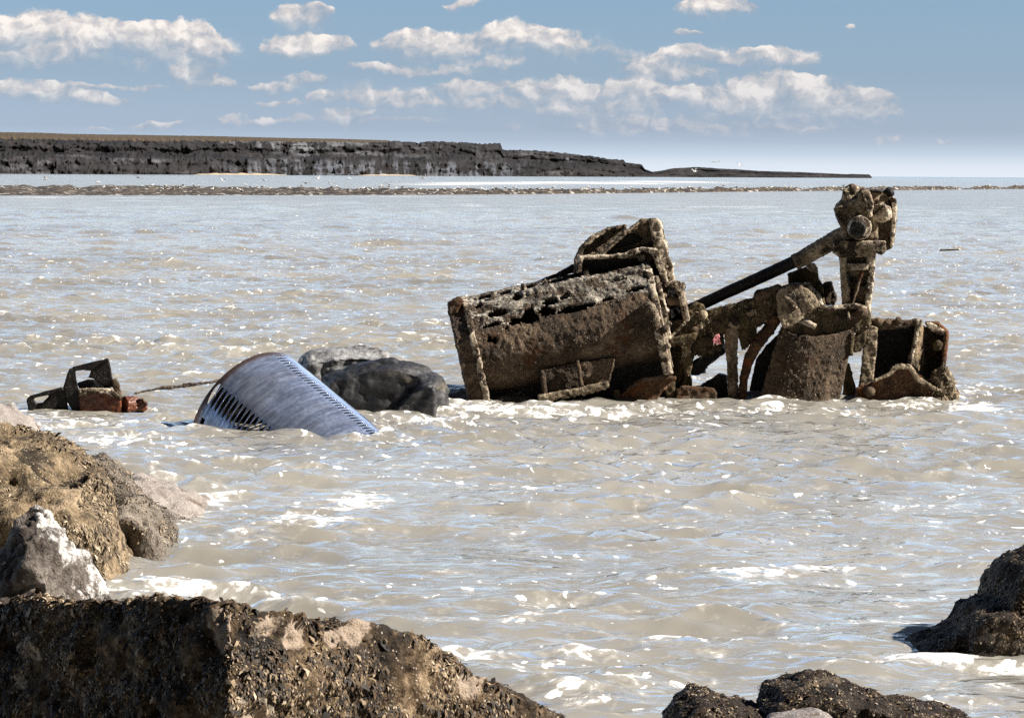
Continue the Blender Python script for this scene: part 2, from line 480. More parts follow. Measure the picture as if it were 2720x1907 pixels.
# ------------------------------------------------------------------ materials
def ground_mat(name, stops, scale=1.0, rough=0.85, spots=None, spot_amount=0.5, spot_scale=30.0, grit=60.0, bump=0.02, spec=0.3, streak=(1, 1, 1), patch=None, patch_cut=(.55, .62), patch_scale=1.2, crust=None):
    """weathered stone or crusted iron: colour patches, small pale spots (barnacles), grit in the relief"""
    mat = bpy.data.materials.new(name)
    mat.use_nodes = True
    g = NT(mat.node_tree)
    out = g.n('ShaderNodeOutputMaterial')
    P = g.n('ShaderNodeTexCoord').outputs['Object']
    Ps = g.vm('MULTIPLY', P, streak)
    n1 = g.noise(Ps, 1.7 * scale, 6, 0.65, 0.4)
    n2 = g.noise(P, 14.0 * scale, 5, 0.7)
    f = g.m('ADD', g.m('MULTIPLY', n1, 0.62), g.m('MULTIPLY', n2, 0.38))
    col = g.ramp(f, stops)
    if patch is not None:
        pn = g.noise(g.vm('ADD', Ps, (3.1, 7.7, 1.3)), patch_scale * scale, 6, 0.62, 0.3)
        col = g.mix(g.sstep(pn, *patch_cut), col, (*patch, 1))
    vor = g.n('ShaderNodeTexVoronoi', inp={'Vector': P, 'Scale': spot_scale * scale, 'Randomness': 1.0})
    if spots is not None:
        gate = g.noise(P, 4.5 * scale, 4, 0.6)
        rnd = g.n('ShaderNodeSeparateColor', inp={0: vor.outputs['Color']}).outputs[0]
        sp = g.m('MULTIPLY', g.m('LESS_THAN', g.m('ADD', vor.outputs['Distance'], g.m('MULTIPLY', n2, .5)), g.m('ADD', .30, g.m('MULTIPLY', rnd, .28))), g.m('GREATER_THAN', g.m('ADD', rnd, g.m('MULTIPLY', g.m('SUBTRACT', gate, 0.5), 2.2)), 1.0 - spot_amount))
        col = g.mix(sp, col, g.mix(rnd, (*spots, 1), tuple(c * 0.6 for c in spots) + (1,)))
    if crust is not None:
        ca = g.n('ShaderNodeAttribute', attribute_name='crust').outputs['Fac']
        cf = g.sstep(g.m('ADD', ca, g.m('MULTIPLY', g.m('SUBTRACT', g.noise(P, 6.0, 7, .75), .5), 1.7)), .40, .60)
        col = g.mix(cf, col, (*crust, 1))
    gr = g.noise(P, grit * scale, 4, 0.65)
    hgt = g.m('ADD', g.m('MULTIPLY', gr, 0.5), g.m('ADD', g.m('MULTIPLY', n2, 0.8), g.m('MULTIPLY', vor.outputs['Distance'], -0.35)))
    b = g.n('ShaderNodeBump', inp={'Strength': 0.9, 'Distance': bump / scale, 'Height': hgt})
    rr = g.m('ADD', g.m('MULTIPLY', n2, -0.35), rough + 0.17)
    bs = g.n('ShaderNodeBsdfPrincipled', inp={'Base Color': col, 'Roughness': rr, 'Specular IOR Level': spec, 'Normal': b.outputs[0]})
    g.t.links.new(bs.outputs[0], out.inputs[0])
    return mat


def tint_mat(name, stops, rough=0.7):
    mat = bpy.data.materials.new(name)
    mat.use_nodes = True
    g = NT(mat.node_tree)
    out = g.n('ShaderNodeOutputMaterial')
    a = g.n('ShaderNodeAttribute', attribute_name='tint').outputs['Fac']
    P = g.n('ShaderNodeTexCoord').outputs['Object']
    n = g.noise(P, 2.2, 3, 0.6)
    f = g.m('ADD', g.m('MULTIPLY', a, 0.8), g.m('MULTIPLY', g.m('SUBTRACT', n, 0.5), 0.9), clamp=True)
    bs = g.n('ShaderNodeBsdfPrincipled', inp={'Base Color': g.ramp(g.m('ADD', f, 0.1), stops), 'Roughness': rough, 'Specular IOR Level': 0.4})
    g.t.links.new(bs.outputs[0], out.inputs[0])
    return mat


M_IRON = ground_mat('crusted_wreck_iron', [(0.300, (0.0060, 0.0040, 0.0030)), (0.430, (0.0400, 0.0270, 0.0180)), (0.540, (0.1250, 0.0860, 0.0560)), (0.680, (0.3000, 0.2250, 0.1580))],
                    scale=1.6, spots=(.30, .25, .19), spot_amount=0.10, spot_scale=34, bump=0.06, patch=(.075, .030, .010), patch_cut=(.56, .66), patch_scale=1.4)
M_IRON_PALE = ground_mat('barnacled_sunlit_iron', [(0.300, (0.0300, 0.0210, 0.0135)), (0.430, (0.1840, 0.1440, 0.1000)), (0.530, (0.4830, 0.4095, 0.3150)), (0.660, (0.8140, 0.7370, 0.6270))],
                         scale=1.6, spots=(.55, .51, .44), spot_amount=0.45, spot_scale=26, bump=0.035, patch=(.045, .029, .017), patch_cut=(.47, .54), patch_scale=3.0)  # barnacle crust, its pale stops raised so that edges look sunlit
M_IRON_GREY = ground_mat('pale_grey_wreck_plate', [(0.320, (0.0125, 0.0100, 0.0080)), (0.450, (0.0910, 0.0784, 0.0644)), (0.550, (0.3300, 0.3000, 0.2550)), (0.680, (0.7440, 0.6960, 0.6000))],
                         scale=1.9, spots=(.5, .48, .42), spot_amount=0.3, bump=0.03, patch=(.045, .028, .017), patch_cut=(.50, .56), patch_scale=2.4, streak=(.7, 1.0, 1.8))  # paler and greyer than the iron of the casing front
M_IRON_DARK = ground_mat('dark_iron_and_shade', [(0.300, (0.0024, 0.0018, 0.0018)), (0.500, (0.0072, 0.0054, 0.0048)), (0.700, (0.0196, 0.0140, 0.0105))], scale=1.4, rough=0.6, bump=0.015, spots=(.2, .17, .14), spot_amount=0.12)  # also on sheets behind openings, whose shade is put into this colour
M_RUST = ground_mat('orange_rusted_iron', [(0.32, (.020, .008, .005)), (0.48, (.085, .024, .010)), (0.66, (.19, .055, .018))], scale=2.2, rough=0.35, bump=0.012, spec=0.5, spots=(.3, .22, .15), spot_amount=0.12)
M_WEED_IRON = ground_mat('weedy_wreck_iron', [(0.300, (0.0060, 0.0045, 0.0035)), (0.460, (0.0306, 0.0228, 0.0108)), (0.580, (0.1207, 0.0859, 0.0433)), (0.700, (0.3287, 0.2413, 0.1263))], scale=2.2, spots=(.40, .34, .22), spot_amount=0.25, bump=0.04, streak=(1.6, 1.6, .6))
M_TAN_ROCK = ground_mat('tan_weedy_rock', [(0.320, (0.0084, 0.0056, 0.0035)), (0.430, (0.0595, 0.0434, 0.0266)), (0.530, (0.2280, 0.1665, 0.1000)), (0.660, (0.4752, 0.3600, 0.2385))],
                        scale=1.1, spots=(.55, .47, .33), spot_amount=0.30, spot_scale=45, grit=90, bump=0.035, patch=(.030, .021, .012), patch_cut=(.56, .63), patch_scale=1.7, streak=(1.5, 1.5, .7))
M_BROWN_ROCK = ground_mat('brown_barnacled_rock', [(0.300, (0.0138, 0.0114, 0.0084)), (0.440, (0.0763, 0.0630, 0.0483)), (0.550, (0.1853, 0.1555, 0.1258)), (0.680, (0.3280, 0.2810, 0.2340))],
                          scale=1.1, spots=(.58, .52, .45), spot_amount=0.40, spot_scale=55, grit=100, bump=0.03, patch=(.05, .038, .026), patch_cut=(.56, .64), patch_scale=1.6)
M_PALE_ROCK = ground_mat('pale_pinkish_rock', [(0.300, (0.1120, 0.0924, 0.0812)), (0.500, (0.2280, 0.1980, 0.1800)), (0.680, (0.3328, 0.3008, 0.2816))], scale=1.1, spots=(.6, .55, .5), spot_amount=0.4, spot_scale=40, grit=80, bump=0.02,
                         patch=(.13, .09, .065), patch_cut=(.58, .66), patch_scale=2.4)
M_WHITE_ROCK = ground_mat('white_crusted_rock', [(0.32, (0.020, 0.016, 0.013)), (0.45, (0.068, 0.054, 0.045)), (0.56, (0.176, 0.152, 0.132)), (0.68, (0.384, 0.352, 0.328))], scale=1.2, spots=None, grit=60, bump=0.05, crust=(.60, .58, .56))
M_BLACK_ROCK = ground_mat('wet_black_rock', [(0.3, (.003, .003, .003)), (0.6, (.009, .008, .008)), (0.7, (.03, .026, .024))], scale=1.4, rough=0.3, bump=0.006, spec=.5)
M_IRON_MID = ground_mat('half_crusted_sunlit_iron', [(0.300, (0.0150, 0.0100, 0.0065)), (0.420, (0.0780, 0.0585, 0.0390)), (0.520, (0.2520, 0.1955, 0.1326)), (0.640, (0.6875, 0.5760, 0.4180))],
                        scale=1.8, spots=(.46, .41, .33), spot_amount=0.25, spot_scale=28, bump=0.045, patch=(.030, .020, .012), patch_cut=(.54, .60), patch_scale=1.9)  # light stops raised to put sunny highlights into the crust colour
M_GREY_ROCK = ground_mat('wet_grey_layered_rock', [(0.340, (0.0040, 0.0040, 0.0050)), (0.480, (0.0150, 0.0150, 0.0170)), (0.570, (0.0510, 0.0498, 0.0510)), (0.680, (0.1890, 0.1800, 0.1710))], scale=1.1, rough=0.55, spec=0.45, spots=None, bump=0.003,
                         patch=(.10, .085, .065), patch_cut=(.58, .66), streak=(.8, .8, 2.5))
M_DARK_ROCK = ground_mat('dark_weedy_rock', [(0.300, (0.0025, 0.0015, 0.0010)), (0.440, (0.0094, 0.0055, 0.0033)), (0.560, (0.0336, 0.0210, 0.0126)), (0.680, (0.1060, 0.0720, 0.0450))], scale=1.3, spots=(.45, .39, .31), spot_amount=0.22, spot_scale=38, grit=80, bump=0.04,
                         patch=(.12, .095, .065), patch_cut=(.57, .65), patch_scale=2.2)
M_FORE_ROCK = ground_mat('near_weed_covered_rock', [(0.360, (0.0035, 0.0021, 0.0014)), (0.450, (0.0182, 0.0112, 0.0056)), (0.530, (0.0892, 0.0578, 0.0306)), (0.640, (0.3200, 0.2350, 0.1500))], scale=2.6, spots=(.55, .47, .38), spot_amount=0.12, spot_scale=34, grit=60, bump=0.03,
                         patch=(.40, .34, .27), patch_cut=(.63, .68), patch_scale=1.4, crust=(.30, .235, .18))
M_WEED = tint_mat('brown_seaweed', [(0.0, (.004, .002, .001)), (0.28, (.014, .008, .004)), (0.46, (.075, .044, .018)), (0.66, (.23, .165, .095)), (1.0, (.52, .43, .32))])
M_WEED_GOLD = tint_mat('straw_seaweed', [(0.0, (.010, .007, .004)), (0.3, (.07, .048, .026)), (0.6, (.24, .18, .11)), (1.0, (.52, .43, .31))])
M_CRUMB = tint_mat('barnacle_glint_crumbs', [(0.0, (.03, .021, .014)), (0.3, (.12, .09, .065)), (0.55, (.30, .25, .195)), (1.0, (.66, .60, .51))], rough=.8)  # shell crumbs that also stand in for white glints on the iron
M_RUSTY = ground_mat('brown_rust_iron', [(0.300, (0.0108, 0.0054, 0.0036)), (0.440, (0.0455, 0.0224, 0.0119)), (0.550, (0.1283, 0.0665, 0.0342)), (0.680, (0.2875, 0.1782, 0.1035))], scale=1.8, spots=(.34, .27, .19), spot_amount=0.12, spot_scale=30, bump=0.05, patch=(.15, .052, .017), patch_cut=(.50, .60), patch_scale=1.6)
M_SLAB_ROCK = ground_mat('paler_grey_slab', [(0.34, (.03, .03, .032)), (0.47, (.12, .12, .125)), (0.56, (.27, .27, .275)), (0.68, (.46, .46, .46))], scale=1.3, rough=0.5, spec=0.5, spots=None, bump=0.008, patch=(.05, .045, .042), patch_cut=(.55, .62), streak=(.7, .7, 3.5))  # paler grey than the boulder in front of it
# ------------------------------------------------------------------ rocks
def hull_mesh(groups):
    """groups: lists of world points; the union of their convex hulls as one closed mesh soup"""
    bm = bmesh.new()
    for pts in groups:
        vs = [bm.verts.new(p) for p in pts]
        r = bmesh.ops.convex_hull(bm, input=vs)
        junk = [v for v in r['geom_interior'] if isinstance(v, bmesh.types.BMVert)] + [v for v in r['geom_unused'] if isinstance(v, bmesh.types.BMVert)]
        if junk: bmesh.ops.delete(bm, geom=list(set(junk)), context='VERTS')
    me = bpy.data.meshes.new('hull')
    bm.to_mesh(me); bm.free()
    return me


def outline_points(pts, d, t_front, t_back, shrink=0.72, drop=0.15):
    """an outline in photo pixels at distance d, bulging t_front towards the shore and t_back out to sea"""
    base = [at(x, y, d) for x, y in pts]
    c = sum(base, Vector()) / len(base)
    bot = min(p.z for p in base)
    c.z = bot
    out = list(base)
    for (t, s) in ((-t_front * 0.55, 0.5 + shrink / 2), (-t_front, shrink), (t_back * 0.55, 0.5 + shrink / 2), (t_back, shrink)):
        for p in base:
            q = c + (p - c) * s
            q.y += t
            out.append(q)
    return out


def sink(pts, d, depth=0.5, pad=0.0):
    """carry an outline's lowest points below the water"""
    return pts


def scatter(me, count, size, seed, zmin=0.02, up=-1.0, mask=None, mask_scale=3.0, droop=0.5, length=1.6, gate=0.0, avoid=None):
    """loose leaf-sized scraps of weed and shell over a mesh (object space); returns a mesh with a 'tint' per point"""
    rs = np.random.RandomState(seed)
    me.calc_loop_triangles()
    nt = len(me.loop_triangles)
    tri = np.empty(nt * 3, np.int32); me.loop_triangles.foreach_get('vertices', tri); tri = tri.reshape(-1, 3)
    co = get_co(me); no = get_no(me)
    a, b, c = co[tri[:, 0]], co[tri[:, 1]], co[tri[:, 2]]
    ar = np.linalg.norm(np.cross(b - a, c - a), axis=1)
    cen = (a + b + c) / 3
    n = no[tri[:, 0]]
    w = ar * (cen[:, 2] > zmin) * (n[:, 1] < 0.45) * (n[:, 2] > up)
    if gate is not None:
        w = w * np.clip(fbm(cen, mask_scale, 3, seed=seed) * 3 + 0.6 + gate, 0.0, 1)
    if avoid is not None: w = w * np.clip(1.2 - 2.2 * avoid[tri[:, 0]], 0.02, 1)
    w /= w.sum()
    pick = rs.choice(nt, count, p=w)
    u = rs.rand(count, 2); fl = u.sum(1) > 1; u[fl] = 1 - u[fl]
    p = a[pick] + (b - a)[pick] * u[:, :1] + (c - a)[pick] * u[:, 1:]
    n = n[pick]
    s = size * np.exp(rs.normal(size=count) * 0.45)[:, None]
    g_ = np.array([0, 0, -1.0]) + rs.normal(size=(count, 3)) * 0.55
    t = g_ - (g_ * n).sum(1)[:, None] * n; t /= np.linalg.norm(t, axis=1)[:, None] + 1e-6
    side = np.cross(n, t)
    lift = rs.uniform(0.05, 0.7, (count, 1))
    base = p - n * s * 0.15
    v0 = base - side * s * 0.2
    v1 = base + side * s * 0.2
    v2 = base + t * s * length * 0.6 + side * s * 0.3 + n * s * lift
    v3 = base + t * s * length * 0.6 - side * s * 0.3 + n * s * lift
    v4 = base + t * s * length + n * s * lift * rs.uniform(0.1, 1.2, (count, 1))
    V = np.stack([v0, v1, v2, v3, v4], 1).reshape(-1, 3)
    k = np.arange(count)[:, None] * 5
    F = np.concatenate([np.concatenate([k, k + 1, k + 2], 1), np.concatenate([k, k + 2, k + 3], 1), np.concatenate([k + 3, k + 2, k + 4], 1)], 0)
    m = np_mesh('weed', V, F)
    at_ = m.attributes.new('tint', 'FLOAT', 'POINT')
    at_.data.foreach_set('value', np.repeat(rs.beta(1.1, 2.0, count), 5).astype(np.float32))
    return m


def rock(label, groups, mat, voxel=0.03, lumps=0.10, lump_scale=1.3, rough=0.03, rough_scale=7, grit=0.008, grit_scale=30, cracks=0.03, seed=1, smooth=6, weed=None, weed_mat=None, cat='rock', name='boulder', strata=0.0, weed_name='seaweed', crest=None, bare=()):
    allp = [p for gpts in groups for p in gpts]
    c = sum(allp, Vector()) / len(allp)
    loc = Vector((c.x, c.y, 0.0))
    me = hull_mesh([[p - loc for p in gpts] for gpts in groups])
    me = baked(me, [('REMESH', dict(mode='VOXEL', voxel_size=voxel)), ('SMOOTH', dict(factor=0.5, iterations=smooth))])
    co = get_co(me); no = get_no(me)
    dsp = lumps * fbm(co, lump_scale, 3, seed=seed) + rough * fbm(co, rough_scale, 3, seed=seed + 1) + grit * fbm(co, grit_scale, 2, seed=seed + 2)
    if cracks: dsp -= cracks * np.clip(fbm(co, lump_scale * 1.6, 3, seed=seed + 3, ridged=True) - 0.35, 0, 1) * 2.2
    if strata:
        zz = co[:, 2] + 0.25 * co[:, 0] + 0.05 * fbm(co, 2.0, 2, seed=seed)
        dsp += strata * (np.abs(((zz * 4.5) % 1.0) - 0.5) * 2 - 0.5)
    set_co(me, co + no * dsp[:, None])
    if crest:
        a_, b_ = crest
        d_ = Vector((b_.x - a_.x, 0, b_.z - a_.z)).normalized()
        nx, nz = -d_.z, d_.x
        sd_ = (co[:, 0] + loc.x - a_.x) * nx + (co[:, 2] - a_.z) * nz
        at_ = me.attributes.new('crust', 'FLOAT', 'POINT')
        at_.data.foreach_set('value', np.clip(.38 + sd_ * 2.4, 0, 1).astype(np.float32))  # crust whitest right of the ridge, sunlight on that side painted in
    if bare:
        b_ = np.zeros(len(co))
        for (pp, rx, rz) in bare:
            b_ = np.maximum(b_, 1.15 - np.sqrt(((co[:, 0] + loc.x - pp.x) / rx) ** 2 + ((co[:, 2] - pp.z) / rz) ** 2))
        b_ = np.clip(b_, 0, 1)
        at_ = me.attributes.new('crust', 'FLOAT', 'POINT')
        at_.data.foreach_set('value', b_.astype(np.float32))
    o = link(name, me, mat)
    o.location = loc
    tag(o, label, cat)
    if weed:
        wm = scatter(me, *weed[:3], **weed[3], avoid=b_ if bare else None)
        w = link(weed_name, wm, weed_mat or M_WEED, o)
        tag(w, kind='stuff')
    return o


def zE(pts): return [(x / 2.981, 1080 + y / 2.981) for x, y in pts]
def zF(pts): return [(x / 1.5105, 1560 + y / 1.5105) for x, y in pts]
def zG(pts): return [(1720 + x / 2.296, 1400 + y / 2.296) for x, y in pts]
def zD(pts): return [(500 + x / 3.103, 880 + y / 3.103) for x, y in pts]
def zC(pts): return [(40 + x / 3.827, 880 + y / 3.827) for x, y in pts]
def zA(pts): return [(1160 + x / 2.44, 460 + y / 2.44) for x, y in pts]
def zB(pts): return [(1780 + x / 2.44, 460 + y / 2.44) for x, y in pts]


def build_rocks():
    # big tan boulder on the left, and its neighbours
    g1 = outline_points(zE([(-420, 160), (-200, 90), (0, 115), (150, 105), (340, 160), (560, 290), (720, 480), (700, 900), (-420, 1000)]), 22.4, .9, 1.2)
    g2 = outline_points(zE([(-100, 600), (420, 560), (720, 480), (830, 610), (935, 850), (1000, 1010), (1045, 1190), (1085, 1460), (500, 1560), (-100, 1600)]), 21.7, .8, .9, .78)
    rock('big tan boulder hung with dry weed, largest of the rocks at the left shore', [g1, g2], M_TAN_ROCK, voxel=0.028, lumps=0.20, lump_scale=1.3, rough=0.04, rough_scale=5, grit=.014, grit_scale=26, cracks=.06, seed=3, smooth=5,
         weed=(30000, 0.011, 5, dict(length=2.6, gate=-.35, mask_scale=2.2)), weed_mat=M_WEED_GOLD)
    g1 = outline_points(zE([(640, 420), (700, 365), (770, 362), (870, 400), (980, 475), (1060, 590), (1105, 730), (1000, 1000), (700, 1000)]), 23.6, .35, .8)
    g2 = outline_points(zE([(860, 720), (1000, 690), (1110, 735), (1200, 800), (1270, 900), (1320, 1000), (1350, 1110), (1375, 1260), (1000, 1260)]), 22.9, .4, .8, .8)
    g3 = outline_points(zE([(1100, 740), (1200, 775), (1290, 900), (1390, 1010), (1330, 1060), (1150, 1060)]), 23.4, .2, .6, .8)
    rock('brown barnacled boulder wedged behind the right side of the big tan boulder', [g1, g2, g3], M_BROWN_ROCK, voxel=0.028, lumps=.12, lump_scale=1.8, rough=.05, seed=8, smooth=4, weed=(9000, 0.010, 6, dict(gate=0.0)), weed_mat=M_WEED)
    g1 = outline_points(zE([(960, 560), (1050, 545), (1200, 605), (1400, 690), (1530, 750), (1650, 820), (1600, 900), (1000, 900)]), 25.6, .5, 1.0, .8)
    rock('low pale pinkish rock sloping into the water behind the brown boulder', [g1], M_PALE_ROCK, voxel=0.028, lumps=.09, lump_scale=2.2, rough=.05, seed=12, smooth=4)
    g1 = outline_points(zE([(-400, -60), (-150, -20), (0, 0), (110, 50), (215, 105), (260, 260), (-400, 300)]), 25.5, .5, .9, .8)
    rock('pale rock showing above the top of the big tan boulder at the left edge', [g1], M_PALE_ROCK, voxel=0.028, lumps=.07, lump_scale=2.4, rough=.04, seed=16, smooth=4)
    g1 = outline_points(zE([(-120, 1240), (20, 1100), (100, 960), (170, 835), (250, 772), (330, 765), (410, 800), (490, 880), (570, 1010), (660, 1160), (760, 1310), (860, 1470), (1000, 1800), (-220, 1800)]), 18.6, .55, .55, .62)
    rock('pointed dark rock with a white crusted, painted-sunlit ridge in front of the big tan boulder', [g1], M_WHITE_ROCK, voxel=0.02, lumps=.055, lump_scale=2.4, rough=.03, rough_scale=7, grit=.010, cracks=.05, seed=21, smooth=3, crest=(at(*zE([(270, 800)])[0], 18.6), at(*zE([(800, 1500)])[0], 18.6)))
    # the near rock at the foot of the picture: a flat dark face to the left, turning to the right at a blunt corner
    top = zF([(-600, 60), (-200, 35), (160, 40), (400, 28), (600, 42), (885, 40), (1100, 64), (1250, 86), (1400, 118), (1550, 156), (1700, 202), (1800, 262), (1900, 322), (2000, 374), (2100, 430), (2200, 490), (2300, 545), (2400, 640)])
    d0 = 8.0
    P = []
    low = -0.3
    ridge = []
    for i, (x, y) in enumerate(top):
        dd = d0
        for _ in range(4):
            p = at(x, y, dd)
            cxx = at(zF([(930, 40)])[0][0], 1600, d0).x
            dd = d0 + (.85 * (p.x - cxx) if p.x > cxx else .80 * (cxx - p.x))
        ridge.append(p)
    corner_x = at(zF([(930, 40)])[0][0], 1600, d0).x
    g = []
    # the crest, the back slope, the left face (facing the viewer and a little left), the right face (falling away to the right and forward)
    left = [p for p in ridge if p.x <= corner_x]
    right = [p for p in ridge if p.x >= corner_x - .12]
    gl = []
    for p in left:
        gl += [p, Vector((p.x, p.y + 1.1, p.z - .25)), Vector((p.x, p.y + 1.9, low)), Vector((p.x, p.y - .02, p.z - .10)), Vector((p.x, p.y + .02, p.z - .6)), Vector((p.x + .04, p.y + .1, low))]
    gl += [Vector((corner_x, d0 - .10, ridge[5].z - .30)), Vector((corner_x + .02, d0 - .22, low))]
    gr = []
    for p in right:
        f = (p.x - corner_x)
        gr += [p, Vector((p.x, p.y + 1.0, p.z - .25)), Vector((p.x, p.y + 1.8, low)), Vector((p.x + .15, p.y - .1, low))]
    gr += [Vector((corner_x - .02, d0 - .04, ridge[5].z - .06)), Vector((corner_x, d0 - .10, ridge[5].z - .30)), Vector((corner_x + .02, d0 - .22, low))]
    rock('large near rock covered in dark seaweed and shells, filling the lower left corner', [gl, gr], M_FORE_ROCK, voxel=0.012, lumps=.025, lump_scale=2.0, rough=.018, rough_scale=9, grit=.018, grit_scale=30, cracks=.03, seed=30, smooth=5,
         bare=[(at(*zF([q])[0], 8.2), rx, rz) for q, rx, rz in (((905, 105), .05, .08), ((925, 175), .04, .05), ((1110, 120), .05, .05), ((1210, 165), .05, .06), ((1345, 195), .03, .05), ((1425, 190), .06, .06), ((1780, 285), .05, .04), ((1080, 480), .06, .05), ((1900, 470), .06, .06))],
         weed=(120000, 0.0072, 9, dict(length=1.7, gate=0.15, zmin=.9, mask_scale=5.0)), weed_mat=M_WEED)
    # right edge
    g1 = outline_points(zG([(3050, 800), (2980, 520), (2800, 230), (2600, 110), (2420, 78), (2300, 122), (2200, 166), (2130, 250), (2092, 340), (2066, 430), (2055, 520), (2040, 640), (2060, 800), (2300, 800)]), 18.7, .50, .8, .8)
    g2 = outline_points(zG([(2080, 420), (1990, 452), (1922, 502), (1892, 580), (1888, 650), (1900, 790), (2500, 800), (2500, 520)]), 18.5, .45, .6, .85)
    g3 = outline_points(zG([(1960, 560), (1880, 640), (1745, 690), (1590, 738), (1530, 800), (1900, 860), (2300, 840), (2300, 600)]), 18.55, .35, .5, .9)
    rock('dark weedy rock rising from the water at the right edge', [g1, g2, g3], M_DARK_ROCK, voxel=0.020, lumps=.05, lump_scale=1.8, rough=.035, rough_scale=8, grit=.012, cracks=.02, seed=41, smooth=2, weed=(16000, 0.010, 11, dict(gate=0.2)), weed_mat=M_WEED)
    g1 = outline_points(zG([(70, 1230), (115, 1150), (180, 1052), (245, 1004), (330, 998), (410, 1034), (490, 1062), (640, 1085), (720, 1120), (760, 1300), (80, 1300)]), 14.6, .3, .5, .82)
    rock('low brown weedy rock at the lower edge, left of its round-topped neighbour', [g1], M_DARK_ROCK, voxel=0.018, lumps=.05, lump_scale=3, rough=.03, rough_scale=9, grit=.01, seed=47, smooth=3, weed=(12000, 0.0085, 12, dict(gate=0.2, zmin=-.2)), weed_mat=M_WEED)
    g1 = outline_points(zG([(655, 1120), (690, 1005), (780, 955), (950, 925), (1100, 904), (1175, 914), (1235, 965), (1260, 1080), (1250, 1300), (660, 1300)]), 14.8, .35, .5, .82)
    g2 = outline_points(zG([(1180, 960), (1330, 1018), (1500, 1064), (1700, 1112), (1900, 1146), (2020, 1175), (2100, 1300), (1180, 1300)]), 14.9, .3, .5, .82)
    rock('round-topped brown rock with a long tail, lower right, tufted with short weed', [g1, g2], M_DARK_ROCK, voxel=0.018, lumps=.05, lump_scale=3, rough=.03, rough_scale=9, grit=.01, seed=52, smooth=3, weed=(20000, 0.0085, 13, dict(gate=0.25, zmin=-.2)), weed_mat=M_WEED)
    g1 = outline_points(zG([(700, 1190), (760, 1152), (860, 1146), (980, 1142), (1010, 1125), (1050, 1116), (1095, 1128), (1140, 1165), (1160, 1300), (690, 1300)]), 14.0, .2, .3, .8)
    rock('smooth pale grey rock in front of the round-topped rock at the lower edge', [g1], M_PALE_ROCK, voxel=0.014, lumps=.02, rough=.015, grit=.004, cracks=0, seed=58, smooth=4)
    # behind the drum
    g1 = outline_points(zD([(820, 330), (910, 210), (1010, 152), (1270, 118), (1500, 112), (1600, 142), (1672, 192), (1660, 420), (1640, 760), (850, 760), (830, 420)]), 37.6, .3, .7, .85)
    g2 = outline_points(zD([(1080, 360), (1200, 300), (1500, 228), (1700, 212), (1810, 236), (2000, 292), (2105, 372), (2165, 485), (2130, 780), (1100, 780)]), 36.9, .35, .8, .85)
    g3 = outline_points(zD([(1640, 660), (1700, 555), (1770, 492), (1860, 418), (1940, 366), (2005, 342), (2060, 362), (2090, 430), (2080, 530), (2070, 780), (1640, 780)]), 36.7, .40, .5, .8)
    rock('flat-topped paler grey slab showing behind the drum and above the dark wet boulder', [g1], M_SLAB_ROCK, voxel=0.020, lumps=.02, lump_scale=1.6, rough=.010, rough_scale=6, grit=.006, grit_scale=18, cracks=.03, seed=64, smooth=0, strata=.012)
    rock('dark wet layered boulder between the blue-grey drum and the wreck', [g2, g3], M_GREY_ROCK, voxel=0.020, lumps=.02, lump_scale=1.4, rough=.010, rough_scale=5, grit=.004, grit_scale=16, cracks=.03, seed=63, smooth=0, strata=.012)
    # mound at the right foot of the wreck
    g1 = outline_points(zB([(1700, 1300), (1770, 1215), (1800, 1250), (1850, 1340), (1875, 1420), (1860, 1520), (1680, 1520)]), 39.0, .15, .3, .8)
    rock('small tan weed-hung stone at the right foot of the wreck', [g1], M_TAN_ROCK, voxel=0.018, lumps=.05, lump_scale=4, rough=.03, seed=66, smooth=3, weed=(2500, 0.014, 15, dict(length=2.4)), weed_mat=M_WEED_GOLD)


build_rocks()
# ------------------------------------------------------------------ far shore
def hor(x): return 455.0 + 16.5 * x / W


